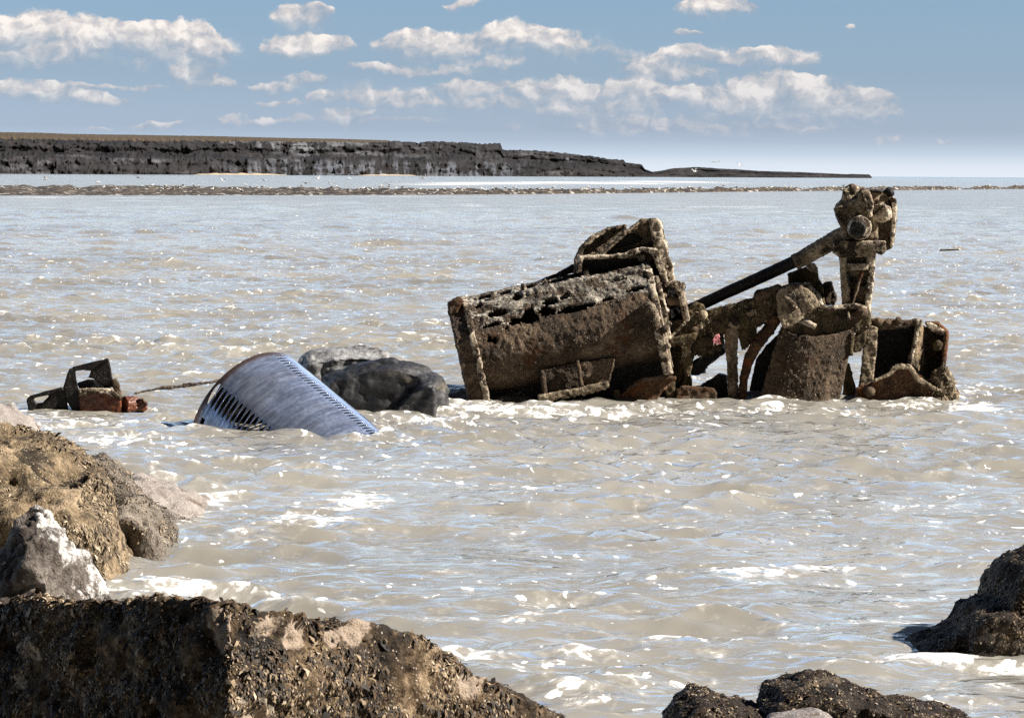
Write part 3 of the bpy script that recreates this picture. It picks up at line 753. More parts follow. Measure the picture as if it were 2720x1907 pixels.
def build_headland():
    k = W / 2296.0
    prof = [(-500, 292), (0, 297), (80, 298), (160, 301), (300, 303), (480, 306), (640, 310), (760, 312), (860, 315), (880, 316), (935, 321), (960, 317), (1000, 318), (1050, 321), (1090, 322), (1119, 322), (1124, 337), (1160, 337),
            (1220, 339), (1260, 344), (1320, 350), (1360, 357), (1395, 359), (1400, 365), (1435, 369), (1443, 380), (1460, 386), (1480, 383), (1505, 378), (1560, 375), (1600, 378), (1660, 381), (1700, 384), (1780, 386), (1850, 389), (1895, 391), (1905, 390.2), (1945, 391.5), (1951, 397.5)]
    xs = np.linspace(-420, 1951, 1500)
    ytop = np.interp(xs, [p[0] for p in prof], [p[1] for p in prof])
    X = xs * k
    D = 3000 + 2400 * np.clip((xs + 420) / 2371, 0, 1) ** 1.2
    top = CAM_H + D * ((hor(X) - ytop * k) / FPX)
    # (height, setback) from the water up over a lower cliff, a ledge, an upper cliff and the grass behind
    rows = [(-0.04, 0), (.03, 0), (.07, 1), (.11, 2), (.15, 4), (.19, 5), (.23, 6), (.27, 7), (.31, 9), (.35, 11), (.39, 14), (.42, 20), (.445, 30), (.47, 40), (.49, 48), (.52, 53), (.55, 56), (.58, 57), (.61, 57), (.635, 55), (.665, 54), (.70, 55), (.73, 57), (.76, 59), (.785, 62), (.81, 66), (.83, 72), (.85, 90), (.88, 140), (.91, 200), (.94, 260), (.97, 330), (1.0, 420), (0.96, 560), (.4, 700), (-.1, 760)]
    CE, TOP = 26, 32
    nr, nc = len(rows), len(xs)
    co = np.zeros((nr, nc, 3))
    lat = (X - W / 2) / FPX
    grassy = np.clip((900 - xs) / 60, 0, 1)
    jag = fbm(np.stack([xs * .11, 0 * xs, 0 * xs], 1), 1.0, 4, seed=4)
    cell = np.floor(xs / 5.5 + 1.5 * fbm(np.stack([xs * .03, 0 * xs, 0 * xs], 1), 1.0, 2, seed=2))
    cellr = np.random.RandomState(5).rand(2000)[(cell + 700).astype(int)]
    band_h = np.interp(xs, [-420, 0, 500, 880], [.16, .15, .11, .05])
    for r, (hf, dep) in enumerate(rows):
        hfg = np.where(grassy > .5, hf / .83 * (1 - band_h) if r <= CE else (1 - band_h) + (hf - .83) / .17 * band_h if hf >= .83 else hf, hf)
        hh = np.where(top > 1, top, 1.0)
        z = hf * hh
        dd = dep * np.clip(hh / 40, .12, 1)
        if r <= TOP:      # where there is no grass the cliff edge itself is the skyline
            bare = hf / .83 if r <= CE else 1.0 - .004 * (r - CE)
            z = np.where(grassy > .5, hfg * hh, hh * min(bare, 1.0))
        if 1 <= r <= CE + 1:
            q = np.stack([xs * .05, np.full(nc, r * .30), np.zeros(nc)], 1)
            q2 = np.stack([xs * .11, np.full(nc, r * .40), np.full(nc, 4.0)], 1)
            sc = np.clip(hh / 40, .1, 1)
            blk = np.random.RandomState(50 + r // 3).rand(2000)[(np.floor(xs / (7.0 + 2 * (r % 5)) + 2 * fbm(q, .7, 2, seed=r // 4)) + 700).astype(int)]
            strata = np.random.RandomState(9).rand(80)[r] - .5
            dd = dd + sc * (20 * fbm(q, .6, 4, seed=1) + 8 * fbm(q2, 1.0, 2, seed=2) + 4 * (blk - .5) + 5 * strata)
            z = z + np.clip(hh / 40, .08, 1) * (1.8 * fbm(q2, 1.0, 2, seed=8) + (.9 * (cellr - .5) + 1.2 * (blk - .5) if r > 8 else 0)) * (1 if hf > .05 else 0)
        elif r <= TOP:
            z = z + np.where(hh > 2, np.clip(hh / 40, .18, 1), .02) * (.9 * jag * np.where(grassy > .5, .6, 2.4) + np.where(grassy > .5, 0, 1.8 * (cellr - .5)))
        if r > CE: z = CAM_H + (z - CAM_H) * (D + dep) / D
        d = D + dd
        co[r, :, 0] = lat * d * (1 if True else 1)
        co[r, :, 1] = d
        co[r, :, 2] = z
    idx = np.arange(nr * nc).reshape(nr, nc)
    q = np.stack([idx[:-1, :-1], idx[:-1, 1:], idx[1:, 1:], idx[1:, :-1]], 2).reshape(-1, 4)
    me = np_mesh('headland', co.reshape(-1, 3), q, smooth=False)
    rr, cc = np.meshgrid(np.arange(nr - 1), np.arange(nc - 1), indexing='ij')
    gm = ((rr >= CE) & (grassy[cc] > .3)).ravel().astype(np.int32)
    rock_m = bpy.data.materials.new('dark_sea_cliff'); rock_m.use_nodes = True
    g = NT(rock_m.node_tree); out = g.n('ShaderNodeOutputMaterial')
    P = g.n('ShaderNodeTexCoord').outputs['Object']
    band = g.noise(g.vm('MULTIPLY', P, (.005, .005, .10)), 1.0, 4, .6, .6)
    blocks = g.noise(g.vm('MULTIPLY', P, (.026, .012, .07)), 1.0, 4, .6, .4)
    crk = g.noise(g.vm('MULTIPLY', P, (.10, .03, .016)), 1.0, 3, .6)
    f = g.m('ADD', g.m('ADD', g.m('MULTIPLY', band, .42), g.m('MULTIPLY', blocks, .36)), g.m('MULTIPLY', crk, .22))
    col = g.ramp(f, [(.38, (.003, .003, .004)), (.48, (.009, .008, .009)), (.56, (.017, .015, .016)), (.65, (.045, .042, .045)), (.75, (.12, .115, .12))])
    big = g.noise(g.vm('MULTIPLY', P, (.0045, .002, .035)), 1.0, 3, .6)
    pale = g.m('MULTIPLY', g.sstep(big, .52, .66), g.sstep(g.m('ADD', crk, g.m('MULTIPLY', blocks, .6)), .74, .92))
    col = g.mix(g.m('MULTIPLY', pale, .6), col, (.15, .155, .17, 1))
    sp_ = g.n('ShaderNodeSeparateXYZ', inp={0: P}).outputs
    zone = g.m('MULTIPLY', g.sstep(sp_[0], -420.0, -260.0), g.sstep(sp_[0], 60.0, -60.0))
    zone = g.m('MULTIPLY', zone, g.sstep(sp_[2], 24.0, 14.0))
    pale_streak = g.m('MULTIPLY', zone, g.sstep(g.m('ADD', crk, g.m('MULTIPLY', g.m('SUBTRACT', blocks, .5), .6)), .46, .62))  # bluish pale vertical streaks low on the cliff
    col = g.mix(g.m('MULTIPLY', pale_streak, .55), col, (.12, .132, .16, 1))
    b_ = g.n('ShaderNodeBump', inp={'Strength': .8, 'Distance': 2.0, 'Height': f})
    bs = g.n('ShaderNodeBsdfPrincipled', inp={'Base Color': col, 'Roughness': .85, 'Specular IOR Level': .2, 'Normal': b_.outputs[0]})
    g.t.links.new(bs.outputs[0], out.inputs[0])
    grass_m = ground_mat('autumn_clifftop_grass', [(0.3, (.036, .023, .008)), (0.5, (.058, .038, .014)), (0.7, (.080, .055, .023))], scale=0.006, bump=.01, patch=(.06, .038, .016), streak=(.5, .5, 1))
    o = link('headland', me, [rock_m, grass_m])
    me.polygons.foreach_set('material_index', gm)
    tag(o, 'long dark layered sea cliff with a grassy top across the bay', 'headland', kind='structure')
    # two strips of sand at the foot of the cliff
    sand = ground_mat('pale_beach_sand', [(0.3, (.36, .29, .21)), (0.7, (.46, .39, .30))], scale=0.05, bump=.01)
    for (x0, x1, lab) in ((428, 645, 'longer strip of pale sand at the foot of the far cliff'), (800, 935, 'shorter strip of pale sand at the foot of the far cliff')):
        ex = np.linspace(x0, x1, 60)
        Dd = 3000 + 2400 * np.clip((ex + 420) / 2371, 0, 1) ** 1.2
        la = (ex * k - W / 2) / FPX
        w = np.sin(np.linspace(0, math.pi, 60)) ** .5
        n = 5
        cs = []
        for j in range(n):
            f = j / (n - 1)
            dd = Dd - 40 + 60 * f
            z = -.3 + f * w * (3.6 + .5 * np.sin(ex * .2))
            cs.append(np.stack([la * dd, dd, z], 1))
        cs = np.array(cs)
        ii = np.arange(n * 60).reshape(n, 60)
        qq = np.stack([ii[:-1, :-1], ii[:-1, 1:], ii[1:, 1:], ii[1:, :-1]], 2).reshape(-1, 4)
        b = link('beach', np_mesh('beach', cs.reshape(-1, 3), qq), sand)
        tag(b, lab, 'beach', kind='structure')


build_headland()


def reef_line(x):
    """front and back distance of the reef along a sight line, from photo pixels"""
    xs = [-300, 0, 400, 900, 1360, 1800, 2300, 2800]
    yf = [522, 520.5, 520, 519, 516.5, 511.5, 506, 501]
    thick = [26, 26, 25, 17, 11, 8.5, 6, 5]
    y = np.interp(x, xs, yf); t = np.interp(x, xs, thick)
    d0 = CAM_H * FPX / (y - hor(x))
    zt = 0.55
    d1 = (CAM_H - zt * .7) * FPX / np.maximum(y - t - hor(x), 5.0)
    return d0, np.minimum(d1, d0 + 330), t


def reef_h(x, f, seed=3):
    pass


REEF = {}


def build_reef():
    nc, nr = 1500, 30
    x = np.linspace(-260, 2790, nc)
    d0, d1, t = reef_line(x)
    d0 = d0 * (1 + .012 * fbm(np.stack([x * .02, 0 * x, 0 * x], 1), 1.0, 3, seed=2))
    co = np.zeros((nr, nc, 3))
    f = np.linspace(0, 1, nr)
    la = (x - W / 2) / FPX
    for r in range(nr):
        d = d0 + (d1 - d0) * f[r]
        q = np.stack([la * d, np.full(nc, r * 1.0), d * .02], 1)
        env = min(1, f[r] * 7) * min(1, (1 - f[r]) * 9)
        h = (0.22 + .34 * f[r] + .55 * np.clip(fbm(q, .35, 4, seed=5), -.5, 1)) * env * np.interp(x, [0, 900, 1400, 2720], [1.0, 1.0, 1.0, 1.25])
        gap = np.clip(fbm(np.stack([x * .012, 0 * x, 0 * x + 9], 1), 1.0, 3, seed=6) * 1.8 + 1.1, .2, 1.1)
        co[r, :, 0] = la * d; co[r, :, 1] = d; co[r, :, 2] = h * gap - .08 * (1 - env) - (.05 if env < .02 else 0)
    idx = np.arange(nr * nc).reshape(nr, nc)
    q = np.stack([idx[:-1, :-1], idx[:-1, 1:], idx[1:, 1:], idx[1:, :-1]], 2).reshape(-1, 4)
    m = ground_mat('weedy_reef_rock', [(0.36, (.006, .004, .002)), (0.47, (.028, .018, .010)), (0.56, (.085, .062, .040)), (0.66, (.28, .235, .19))], scale=0.55, bump=.06, patch=(.44, .40, .35), patch_cut=(.57, .62), patch_scale=1.6, spots=None, streak=(1, .25, 1))
    o = link('reef', np_mesh('reef', co.reshape(-1, 3), q, smooth=False), m)
    tag(o, 'long low weedy reef lying across the bay, dotted with gulls', 'reef', kind='structure')
    REEF['x'] = x; REEF['co'] = co; REEF['t'] = t


build_reef()


# ------------------------------------------------------------------ gulls
def gull_mats():
    def plain(n, c, r=.7):
        m = bpy.data.materials.new(n); m.use_nodes = True
        g = NT(m.node_tree); out = g.n('ShaderNodeOutputMaterial')
        P = g.n('ShaderNodeTexCoord').outputs['Object']
        col = g.mix(g.noise(P, 18, 3), tuple(c_ * .85 for c_ in c) + (1,), (*c, 1))
        b = g.n('ShaderNodeBsdfPrincipled', inp={'Base Color': col, 'Roughness': r})
        g.t.links.new(b.outputs[0], out.inputs[0]); return m
    return [plain('white_feathers', (.86, .86, .85)), plain('grey_feathers', (.42, .44, .47)), plain('yellow_bill', (.55, .36, .06)), plain('black_wingtips', (.03, .03, .03))]


def ell(bm, c, r, rot=None, seg=10, mi=0):
    m = Matrix.Translation(c) @ (rot.to_matrix().to_4x4() if rot else Matrix.Identity(4)) @ Matrix.Diagonal((*r, 1))
    n0 = len(bm.faces)
    bmesh.ops.create_uvsphere(bm, u_segments=seg, v_segments=seg // 2 + 2, radius=1, matrix=m)
    bm.faces.ensure_lookup_table()
    for f in bm.faces[n0:]: f.material_index = mi


def gull_body(voxel=0.018):
    from mathutils import Euler
    bm = bmesh.new()
    ell(bm, (0, 0, .27), (.19, .085, .095), Euler((0, R(-14), 0)))
    ell(bm, (.14, 0, .36), (.07, .055, .085), Euler((0, R(25), 0)))
    ell(bm, (.175, 0, .435), (.06, .05, .048))
    ell(bm, (-.20, 0, .235), (.13, .05, .025), Euler((0, R(-8), 0)))
    ell(bm, (-.06, .07, .285), (.20, .03, .07), Euler((0, R(-8), 0)))
    ell(bm, (-.06, -.07, .285), (.20, .03, .07), Euler((0, R(-8), 0)))
    ell(bm, (.25, 0, .425), (.05, .016, .018))
    for s in (-1, 1):
        ell(bm, (.01, s * .035, .10), (.013, .013, .12))
        ell(bm, (.03, s * .035, .012), (.045, .028, .012))
    me = bpy.data.meshes.new('gull'); bm.to_mesh(me); bm.free()
    me = baked(me, [('REMESH', dict(mode='VOXEL', voxel_size=voxel)), ('SMOOTH', dict(factor=.5, iterations=2))])
    return me


def paint_gull(me, standing=True):
    for p in me.polygons:
        c = p.center
        if standing:
            if c.x > .225 or c.z < .17: p.material_index = 2
            elif c.x < -.20 and abs(c.y) > .03: p.material_index = 3
            elif abs(c.y) > .06 and c.x < .1 and c.z > .23: p.material_index = 1
        else:
            if abs(c.y) > .58: p.material_index = 3
            elif abs(c.y) > .1 and p.normal.z > .2: p.material_index = 1
            elif c.x > .27: p.material_index = 2


def gull_flying(flap):
    from mathutils import Euler
    bm = bmesh.new()
    ell(bm, (0, 0, 0), (.22, .075, .075))
    ell(bm, (.20, 0, .03), (.07, .05, .05))
    ell(bm, (.285, 0, .02), (.05, .016, .016))
    ell(bm, (-.24, 0, 0), (.12, .07, .016))
    for s in (-1, 1):
        for i in range(7):
            f = i / 6
            y = .05 + .32 * f
            ell(bm, (.04 + .04 * f, s * y, .03 + flap * .30 * f), (.11 - .02 * f, .06, .018), Euler((s * R(40) * flap, 0, 0)))
        for i in range(7):
            f = i / 6
            y = .37 + .33 * f
            ell(bm, (.08 - .16 * f, s * y, .03 + flap * (.30 - .10 * f)), (.09 - .055 * f, .06, .014), Euler((-s * R(15) * flap, 0, s * R(25))))
    me = bpy.data.meshes.new('gull'); bm.to_mesh(me); bm.free()
    return baked(me, [('REMESH', dict(mode='VOXEL', voxel_size=.02))])


def build_gulls():
    mats = gull_mats()
    gs = gull_body(); [gs.materials.append(m) for m in mats]; paint_gull(gs)
    z5 = [10, 330, 352, 460, 525, 640, 680, 712, 725, 738, 750, 775, 808, 817, 865, 892, 948, 1030, 1036, 1065, 1078, 1100, 1122, 1150, 1158, 1175, 1205, 1280, 1292, 1350, 1420, 1435, 1485, 1510, 1560, 1600, 1625, 1648, 1670, 1700, 1712, 1740, 1770, 1800, 1830, 1862, 1880, 1955, 1990, 2030, 2050, 2065, 2100, 2150, 2168, 2182, 2205, 2220, 2262]
    z6 = [5, 15, 40, 75, 110, 135, 180, 220, 305, 340, 395, 405, 450, 505, 530, 582, 650, 758, 785, 838, 855, 867, 912, 940, 998, 1157, 1218, 1238, 1305, 1330, 1433, 1480, 1640, 1723, 2063, 2132, 2250]
    xs = [x / 1.688 for x in z5] + [1360 + x / 1.688 for x in z6]
    rs = random.Random(4)
    RX = REEF['x']; co = REEF['co']
    first = None
    for x in xs:
        c = int(np.argmin(np.abs(RX - x)))
        nr = co.shape[0]
        r = rs.randint(4, nr - 5) if x < 1300 else rs.randint(8, nr - 6)
        p = co[r, c]
        if first is None:
            o = first = link('gull', gs)
        else:
            o = first.copy(); COL.objects.link(o)
        o.location = (p[0], p[1], p[2] - .01)
        o.rotation_euler = (0, 0, rs.choice([0, math.pi]) + rs.uniform(-.7, .7))
        s = rs.uniform(1.05, 1.3) * (1 + .12 * (x > 1400))
        o.scale = (s, s, s)
        tag(o, 'small white gull standing on the weedy reef', 'gull', 'gulls standing on the reef')
    # in flight, low over the sheltered water and above the tip of the headland
    up = gull_flying(1.0); dn = gull_flying(.25)
    for m_ in (up, dn):
        [m_.materials.append(m) for m in mats]; paint_gull(m_, False)
    fly = [(205, 248, 0), (440, 262, 1), (620, 240, 1), (1000, 255, 0), (1185, 252, 1), (1372, 265, 1), (1425, 243, 0), (1478, 268, 0), (1565, 245, 1), (1745, 272, 0), (1898, 243, 0)]
    pts = [(x / 1.688, 330 + y / 1.688, 430, k, 'white gull flying low over the sheltered water between reef and cliff', 'gulls flying over the sheltered water') for x, y, k in fly]
    z = lambda x, y: (1360 + x / 1.688, 380 + y / 1.688)
    for (x, y, k) in [(928, 82, 1), (1022, 102, 0), (905, 86, 1)]:
        pts.append((*z(x, y), 520, k, 'white gull flying against the sky above the low tip of the headland', 'gulls above the headland tip'))
    pts.append((*z(820, 128), 430, 0, 'white gull flying in front of the low dark tip of the headland', None))
    pts.append((*z(1922, 192), 520, 1, 'white gull gliding just above the thin right end of the reef', None))
    proto = {}
    for (x, y, d, kk, lab, grp) in pts:
        me = up if kk == 0 else dn
        if kk in proto:
            o = proto[kk].copy(); COL.objects.link(o)
        else:
            o = proto[kk] = link('gull', me)
        for key in ('group',):
            if key in o: del o[key]
        o.location = at(x, y, d)
        s = 1.25 if d < 600 else 1.5
        o.scale = (s, s, s)
        o.rotation_euler = (rs.uniform(-.4, .4), rs.uniform(-.2, .2), rs.uniform(0, 6.28))
        tag(o, lab, 'gull', grp)


build_gulls()
# ------------------------------------------------------------------ wreckage
class Shape:
    """closed solids in world space that are fused, roughened and linked as one part"""
    def __init__(self, conv, Y):
        self.bm = bmesh.new(); self.conv = conv; self.Y = Y

    def pt(self, p, w):
        q = self.conv([p])[0]
        return at(q[0], q[1], self.Y + w)

    def poly(self, pts, w0, w1, taper=0.0):
        a = [self.pt(p, w0) for p in pts]
        b = [self.pt(p, w1) for p in pts]
        n = len(pts)
        va = [self.bm.verts.new(p) for p in a]; vb = [self.bm.verts.new(p) for p in b]
        f1 = self.bm.faces.new(va); f2 = self.bm.faces.new(list(reversed(vb)))
        for i in range(n):
            j = (i + 1) % n
            self.bm.faces.new([va[j], va[i], vb[i], vb[j]])
        bmesh.ops.triangulate(self.bm, faces=[f1, f2])
        return self

    def tube(self, p0, w0, p1, w1, r0, r1=None, seg=14):
        a, b = self.pt(p0, w0), self.pt(p1, w1)
        return self.tube3(a, b, r0, r1, seg)

    def tube3(self, a, b, r0, r1=None, seg=14):
        r1 = r0 if r1 is None else r1
        d = b - a
        m = Matrix.Translation((a + b) / 2) @ d.to_track_quat('Z', 'Y').to_matrix().to_4x4()
        bmesh.ops.create_cone(self.bm, cap_ends=True, segments=seg, radius1=r0, radius2=r1, depth=d.length, matrix=m)
        return self

    def path(self, pts, ws, rs, seg=10):
        P = [self.pt(p, w) for p, w in zip(pts, ws)]
        for i in range(len(P) - 1):
            self.tube3(P[i], P[i + 1], rs[i], rs[i + 1], seg)
            bmesh.ops.create_icosphere(self.bm, subdivisions=2, radius=rs[i + 1] * .99, matrix=Matrix.Translation(P[i + 1]))
        return self

    def ball(self, p, w, r, squash=1.0):
        bmesh.ops.create_icosphere(self.bm, subdivisions=3, radius=r, matrix=Matrix.Translation(self.pt(p, w)) @ Matrix.Diagonal((1, squash, 1, 1)))
        return self

    def make(self, name, mat, parent, voxel=.016, amp=.018, scale=9, fine=.011, bump_scale=26, smooth=1, seed=1, drip=0.0, weed=None, label=None, crumbs=0):
        me = bpy.data.meshes.new(name)
        bmesh.ops.recalc_face_normals(self.bm, faces=self.bm.faces)
        self.bm.to_mesh(me); self.bm.free()
        L = parent.location if parent else Vector()
        me.transform(Matrix.Translation(-L))
        me = baked(me, [('REMESH', dict(mode='VOXEL', voxel_size=voxel)), ('SMOOTH', dict(factor=.5, iterations=smooth))])
        co = get_co(me); no = get_no(me)
        d = amp * fbm(co, scale, 3, seed=seed) + fine * fbm(co, bump_scale, 3, seed=seed + 3) + fine * 1.2 * np.clip(fbm(co, bump_scale * .55, 2, seed=seed + 5) - .15, 0, 1) * 2
        co = co + no * d[:, None]
        if drip:
            low = np.clip(-no[:, 2] - .3, 0, 1)
            co[:, 2] -= drip * low * np.clip(fbm(co * [1, 1, .2], 22, 2, seed=seed + 8) + .1, 0, 1) * 2
        set_co(me, co)
        o = link(name, me, mat, parent)
        if label: o['label'] = label
        if crumbs:
            tag(link('barnacles', scatter(me, crumbs, .0085, seed, length=1.2, gate=.3, zmin=-9, mask_scale=4.0), M_CRUMB, o), kind='stuff')
        if weed:
            wm = scatter(me, *weed[:3], **weed[3])
            tag(link('weed_fringe', wm, M_WEED_GOLD if weed[3].get('up', -1) > -2 else M_WEED, o), kind='stuff')
        return o


WY = 39.3


def build_wreck():
    base = at(1700, 1060, WY); base.z = 0
    T = empty('wrecked_engine', base)
    tag(T, 'tall encrusted ship engine wreck with barrel casing, slanting rod and box frame', 'shipwreck')
    A = lambda: Shape(zA, WY)
    B = lambda: Shape(zB, WY)

    # --- barrel casing: a ribbed trough of plate, eaten through along its shoulder
    ax, av = (.976, -.216), (.216, .976)
    O = (165, 812)
    sec = [(.42, 0), (.30, 18), (.12, 34), (-.04, 42), (-.16, 62), (-.30, 110), (-.44, 165), (-.53, 200), (-.60, 270), (-.64, 350), (-.64, 430), (-.58, 510), (-.46, 575), (-.30, 618), (-.10, 640), (.2, 650), (.5, 640), (.8, 600), (.95, 480), (.98, 320), (.9, 150), (.7, 30), (.55, 0)]
    S = np.array(sec + [sec[0]], float)
    seg = np.concatenate([[0], np.cumsum(np.hypot(np.diff(S[:, 0]), np.diff(S[:, 1]) * .00209))])
    nt = 230; nu = 190
    t = np.linspace(0, seg[-1], nt, endpoint=False)
    sw = np.interp(t, seg, S[:, 0]); sv = np.interp(t, seg, S[:, 1])
    us = np.linspace(20, 1235, nu)

    def casing_pt(u, v, w):
        return (O[0] + ax[0] * u + av[0] * v, O[1] + ax[1] * u + av[1] * v)
    co = np.zeros((nu, nt, 3)); apx = np.zeros((nu, nt, 2))
    for i, u in enumerate(us):
        grow = 1 + .00004 * u
        for j in range(nt):
            p = casing_pt(u, sv[j] * grow, sw[j])
            apx[i, j] = p
            q = zA([p])[0]
            co[i, j] = at(q[0], q[1], WY + sw[j]) - base
    holes = [(385, 905, 62, 30), (500, 958, 38, 26), (600, 925, 52, 52), (350, 982, 60, 12), (830, 792, 40, 20), (735, 828, 56, 22), (900, 872, 120, 20), (690, 890, 60, 16), (1290, 752, 60, 14), (1110, 815, 40, 12), (376, 1084, 16, 19), (340, 1076, 12, 18),
             (300, 806, 62, 14), (440, 770, 44, 13), (650, 705, 40, 10), (760, 700, 50, 12), (1180, 690, 60, 10), (450, 1000, 10, 10), (270, 858, 26, 12), (520, 800, 30, 22)]
    flat = co.reshape(-1, 3)
    nz = fbm(flat, 7.0, 4, seed=2).reshape(nu, nt)
    hole = np.zeros((nu, nt), bool)
    front = (sw < .36)[None, :] & (np.arange(nt) < nt * .5)[None, :]
    for (hx, hy, rx, ry) in holes:
        ca, sa = .976, -.216
        dx = (apx[:, :, 0] - hx); dy = (apx[:, :, 1] - hy)
        a = (dx * ca + dy * sa) / rx; b = (-dx * sa + dy * ca) / ry
        hole |= (a * a + b * b + nz * 1.3 < 1.0) & front
    shoulder = (np.abs(sv - 205) < 40)[None, :] & front
    nz2 = fbm(flat * [1, 1, 1], 3.4, 4, seed=9).reshape(nu, nt)
    hole |= shoulder & (nz2 > .27) & (us[:, None] > 330) & (us[:, None] < 1150)
    recess = ((sv > 8) & (sv < 36))[None, :] & front
    hole |= recess & (fbm(flat, 4.5, 3, seed=14).reshape(nu, nt) > .16)
    # corroded surface
    nrm = np.zeros_like(co)
    gu = np.gradient(co, axis=0); gt = np.roll(co, -1, 1) - np.roll(co, 1, 1)
    nrm = np.cross(gt, gu); nrm /= np.linalg.norm(nrm, axis=2)[:, :, None] + 1e-9
    cx = np.array([0, .2, 0]) + co.mean((0, 1))
    if ((co - cx) * nrm).sum() < 0: nrm = -nrm
    disp = .022 * fbm(flat, 6, 4, seed=3) + .018 * fbm(flat, 22, 3, seed=5)
    topz = np.clip((230 - sv) / 60, 0, 1)[None, :] * front
    disp = disp.reshape(nu, nt) + topz * (.035 * fbm(flat, 5.5, 4, seed=6).reshape(nu, nt) + .02 * fbm(flat, 14, 3, seed=7).reshape(nu, nt))
    lip = np.exp(-((sv - 58) / 14.0) ** 2)[None, :] * front
    disp = disp + .05 * lip * (us[:, None] > 380)
    co = co + nrm * disp[:, :, None]
    idx = np.arange(nu * nt).reshape(nu, nt)
    q = np.stack([idx[:-1], np.roll(idx, -1, 1)[:-1], np.roll(idx, -1, 1)[1:], idx[1:]], 2)
    keep = ~(hole[:-1] | hole[1:] | np.roll(hole, -1, 1)[:-1])
    topmask = ((sv < 215) & (sw < .45))[None, :].repeat(nu - 1, 0) & (np.arange(nt) < nt * .5)[None, :]
    edge_n = fbm(flat, 5.0, 3, seed=21).reshape(nu, nt)[:-1]
    topmask = ((sv[None, :] + 45 * edge_n) < 212) & (np.arange(nt) < nt * .5)[None, :]
    for nm, mk, mt in (('barrel_casing', keep & ~topmask, M_IRON), ('top_plate', keep & topmask, M_IRON_GREY)):
        me = np_mesh(nm, co.reshape(-1, 3), q[mk])
        bm = bmesh.new(); bm.from_mesh(me)
        bmesh.ops.delete(bm, geom=[v for v in bm.verts if not v.link_faces], context='VERTS')
        bm.to_mesh(me); bm.free()
        me = baked(me, [('SOLIDIFY', dict(thickness=.035, offset=-1.0))])
        pc = link(nm, me, mt, T)
        tag(link('barnacles', scatter(me, 9000 if nm == 'barrel_casing' else 5000, .0095, 77, length=1.3, gate=.2, zmin=-9, mask_scale=3.0), M_CRUMB, pc), kind='stuff')

    def disc(name, u0, u1, k, vadd, mat, seed, wadd=0.0, bottom=0):
        cw, cv = .15, 320
        pts = [((w - cw) * k + cw + wadd, (v - cv) * k + cv + (vadd if v < 320 else bottom)) for w, v in sec]
        sh = A()
        ra, rb = [], []
        for (w, v) in pts:
            for u, lst in ((u0, ra), (u1, rb)):
                p = casing_pt(u, v, w)
                lst.append(sh.bm.verts.new(sh.pt(p, w)))
        n = len(pts)
        f1 = sh.bm.faces.new(ra); f2 = sh.bm.faces.new(list(reversed(rb)))
        for i in range(n):
            j = (i + 1) % n
            sh.bm.faces.new([ra[j], ra[i], rb[i], rb[j]])
        bmesh.ops.triangulate(sh.bm, faces=[f1, f2])
        return sh

    sh = disc('f', -6, 34, 1.03, 0, None, 1, bottom=120)
    sh.make('end_flange', M_IRON_PALE, T, seed=31, crumbs=1200, amp=.03)
    sh = disc('f', -100, -2, 0.97, 12, None, 1, bottom=120)
    sh.poly([(75, 850), (110, 815), (150, 800), (170, 830), (130, 900), (80, 920)], -.2, .5)
    sh.make('end_cover', M_IRON, T, seed=33, amp=.03)
    sh = disc('f', 1196, 1240, 1.0, -2, None, 1, bottom=100)
    sh.poly([(1380, 900), (1430, 890), (1530, 1300), (1475, 1310)], -.68, -.4)
    sh.make('end_flange', M_IRON_PALE, T, seed=35, crumbs=1200, amp=.025)
    A().ball((1374, 872), -.66, .085).ball((1372, 905), -.63, .06).make('flange_bolt', M_IRON_PALE, T, seed=36)
    A().ball((1480, 1010), -.68, .05).make('flange_bolt', M_IRON_PALE, T, seed=37)
    A().ball((1500, 1120), -.68, .045).make('flange_bolt', M_IRON_PALE, T, seed=38)
    # stubs standing along the top
    for k, (p0, p1, r) in enumerate([((362, 768), (366, 815), .026), ((556, 722), (588, 806), .036), ((962, 612), (984, 702), .036), ((700, 680), (706, 716), .02)]):
        A().tube(p0, -.02, p1, -.1, r, r * 1.15).make('stub', M_IRON_PALE, T, seed=40 + k)
    A().poly([(640, 706), (800, 640), (890, 590), (905, 640), (800, 680), (650, 730)], .42, .55).make('ridge_plate', M_IRON_DARK, T, seed=45, amp=.03)
    A().poly([(540, 845), (600, 815), (900, 735), (1200, 655), (1345, 600), (1362, 655), (1200, 715), (900, 790), (660, 850), (600, 880)], -.22, -.16).make('shoulder_strip', M_IRON_GREY, T, seed=46, amp=.03, fine=.016)
    # --- raised hood
    arc = [(890, 655), (893, 560), (925, 485), (1000, 408), (1100, 358), (1226, 333), (1230, 352), (1110, 382), (1020, 432), (952, 500), (918, 570), (915, 650)]
    A().poly(arc, .35, .95).make('hood_rim', M_IRON_MID, T, seed=50)
    A().poly([(900, 650), (905, 560), (940, 485), (1010, 420), (1110, 368), (1226, 345), (1226, 640)], .62, .68).make('hood_plate', M_IRON_MID, T, seed=51, crumbs=900)
    tri = A()
    tri.poly([(1075, 525), (1195, 402), (1335, 300), (1395, 292), (1412, 470), (1400, 540), (1220, 560)], .22, .28)
    tri.make('gusset', M_IRON_MID, T, seed=52, crumbs=700)
    A().poly([(1230, 400), (1290, 392), (1328, 420), (1325, 450), (1265, 455), (1180, 490), (1150, 480)], .18, .215).make('shade_plate', M_IRON_DARK, T, seed=53, amp=.008)  # dark plate laid on the gusset, painted shade of a hole
    A().poly([(1068, 530), (1190, 400), (1335, 292), (1350, 302), (1210, 410), (1085, 530)], .0, .45).make('gusset_rim', M_IRON_MID, T, seed=54, amp=.006, voxel=.013)
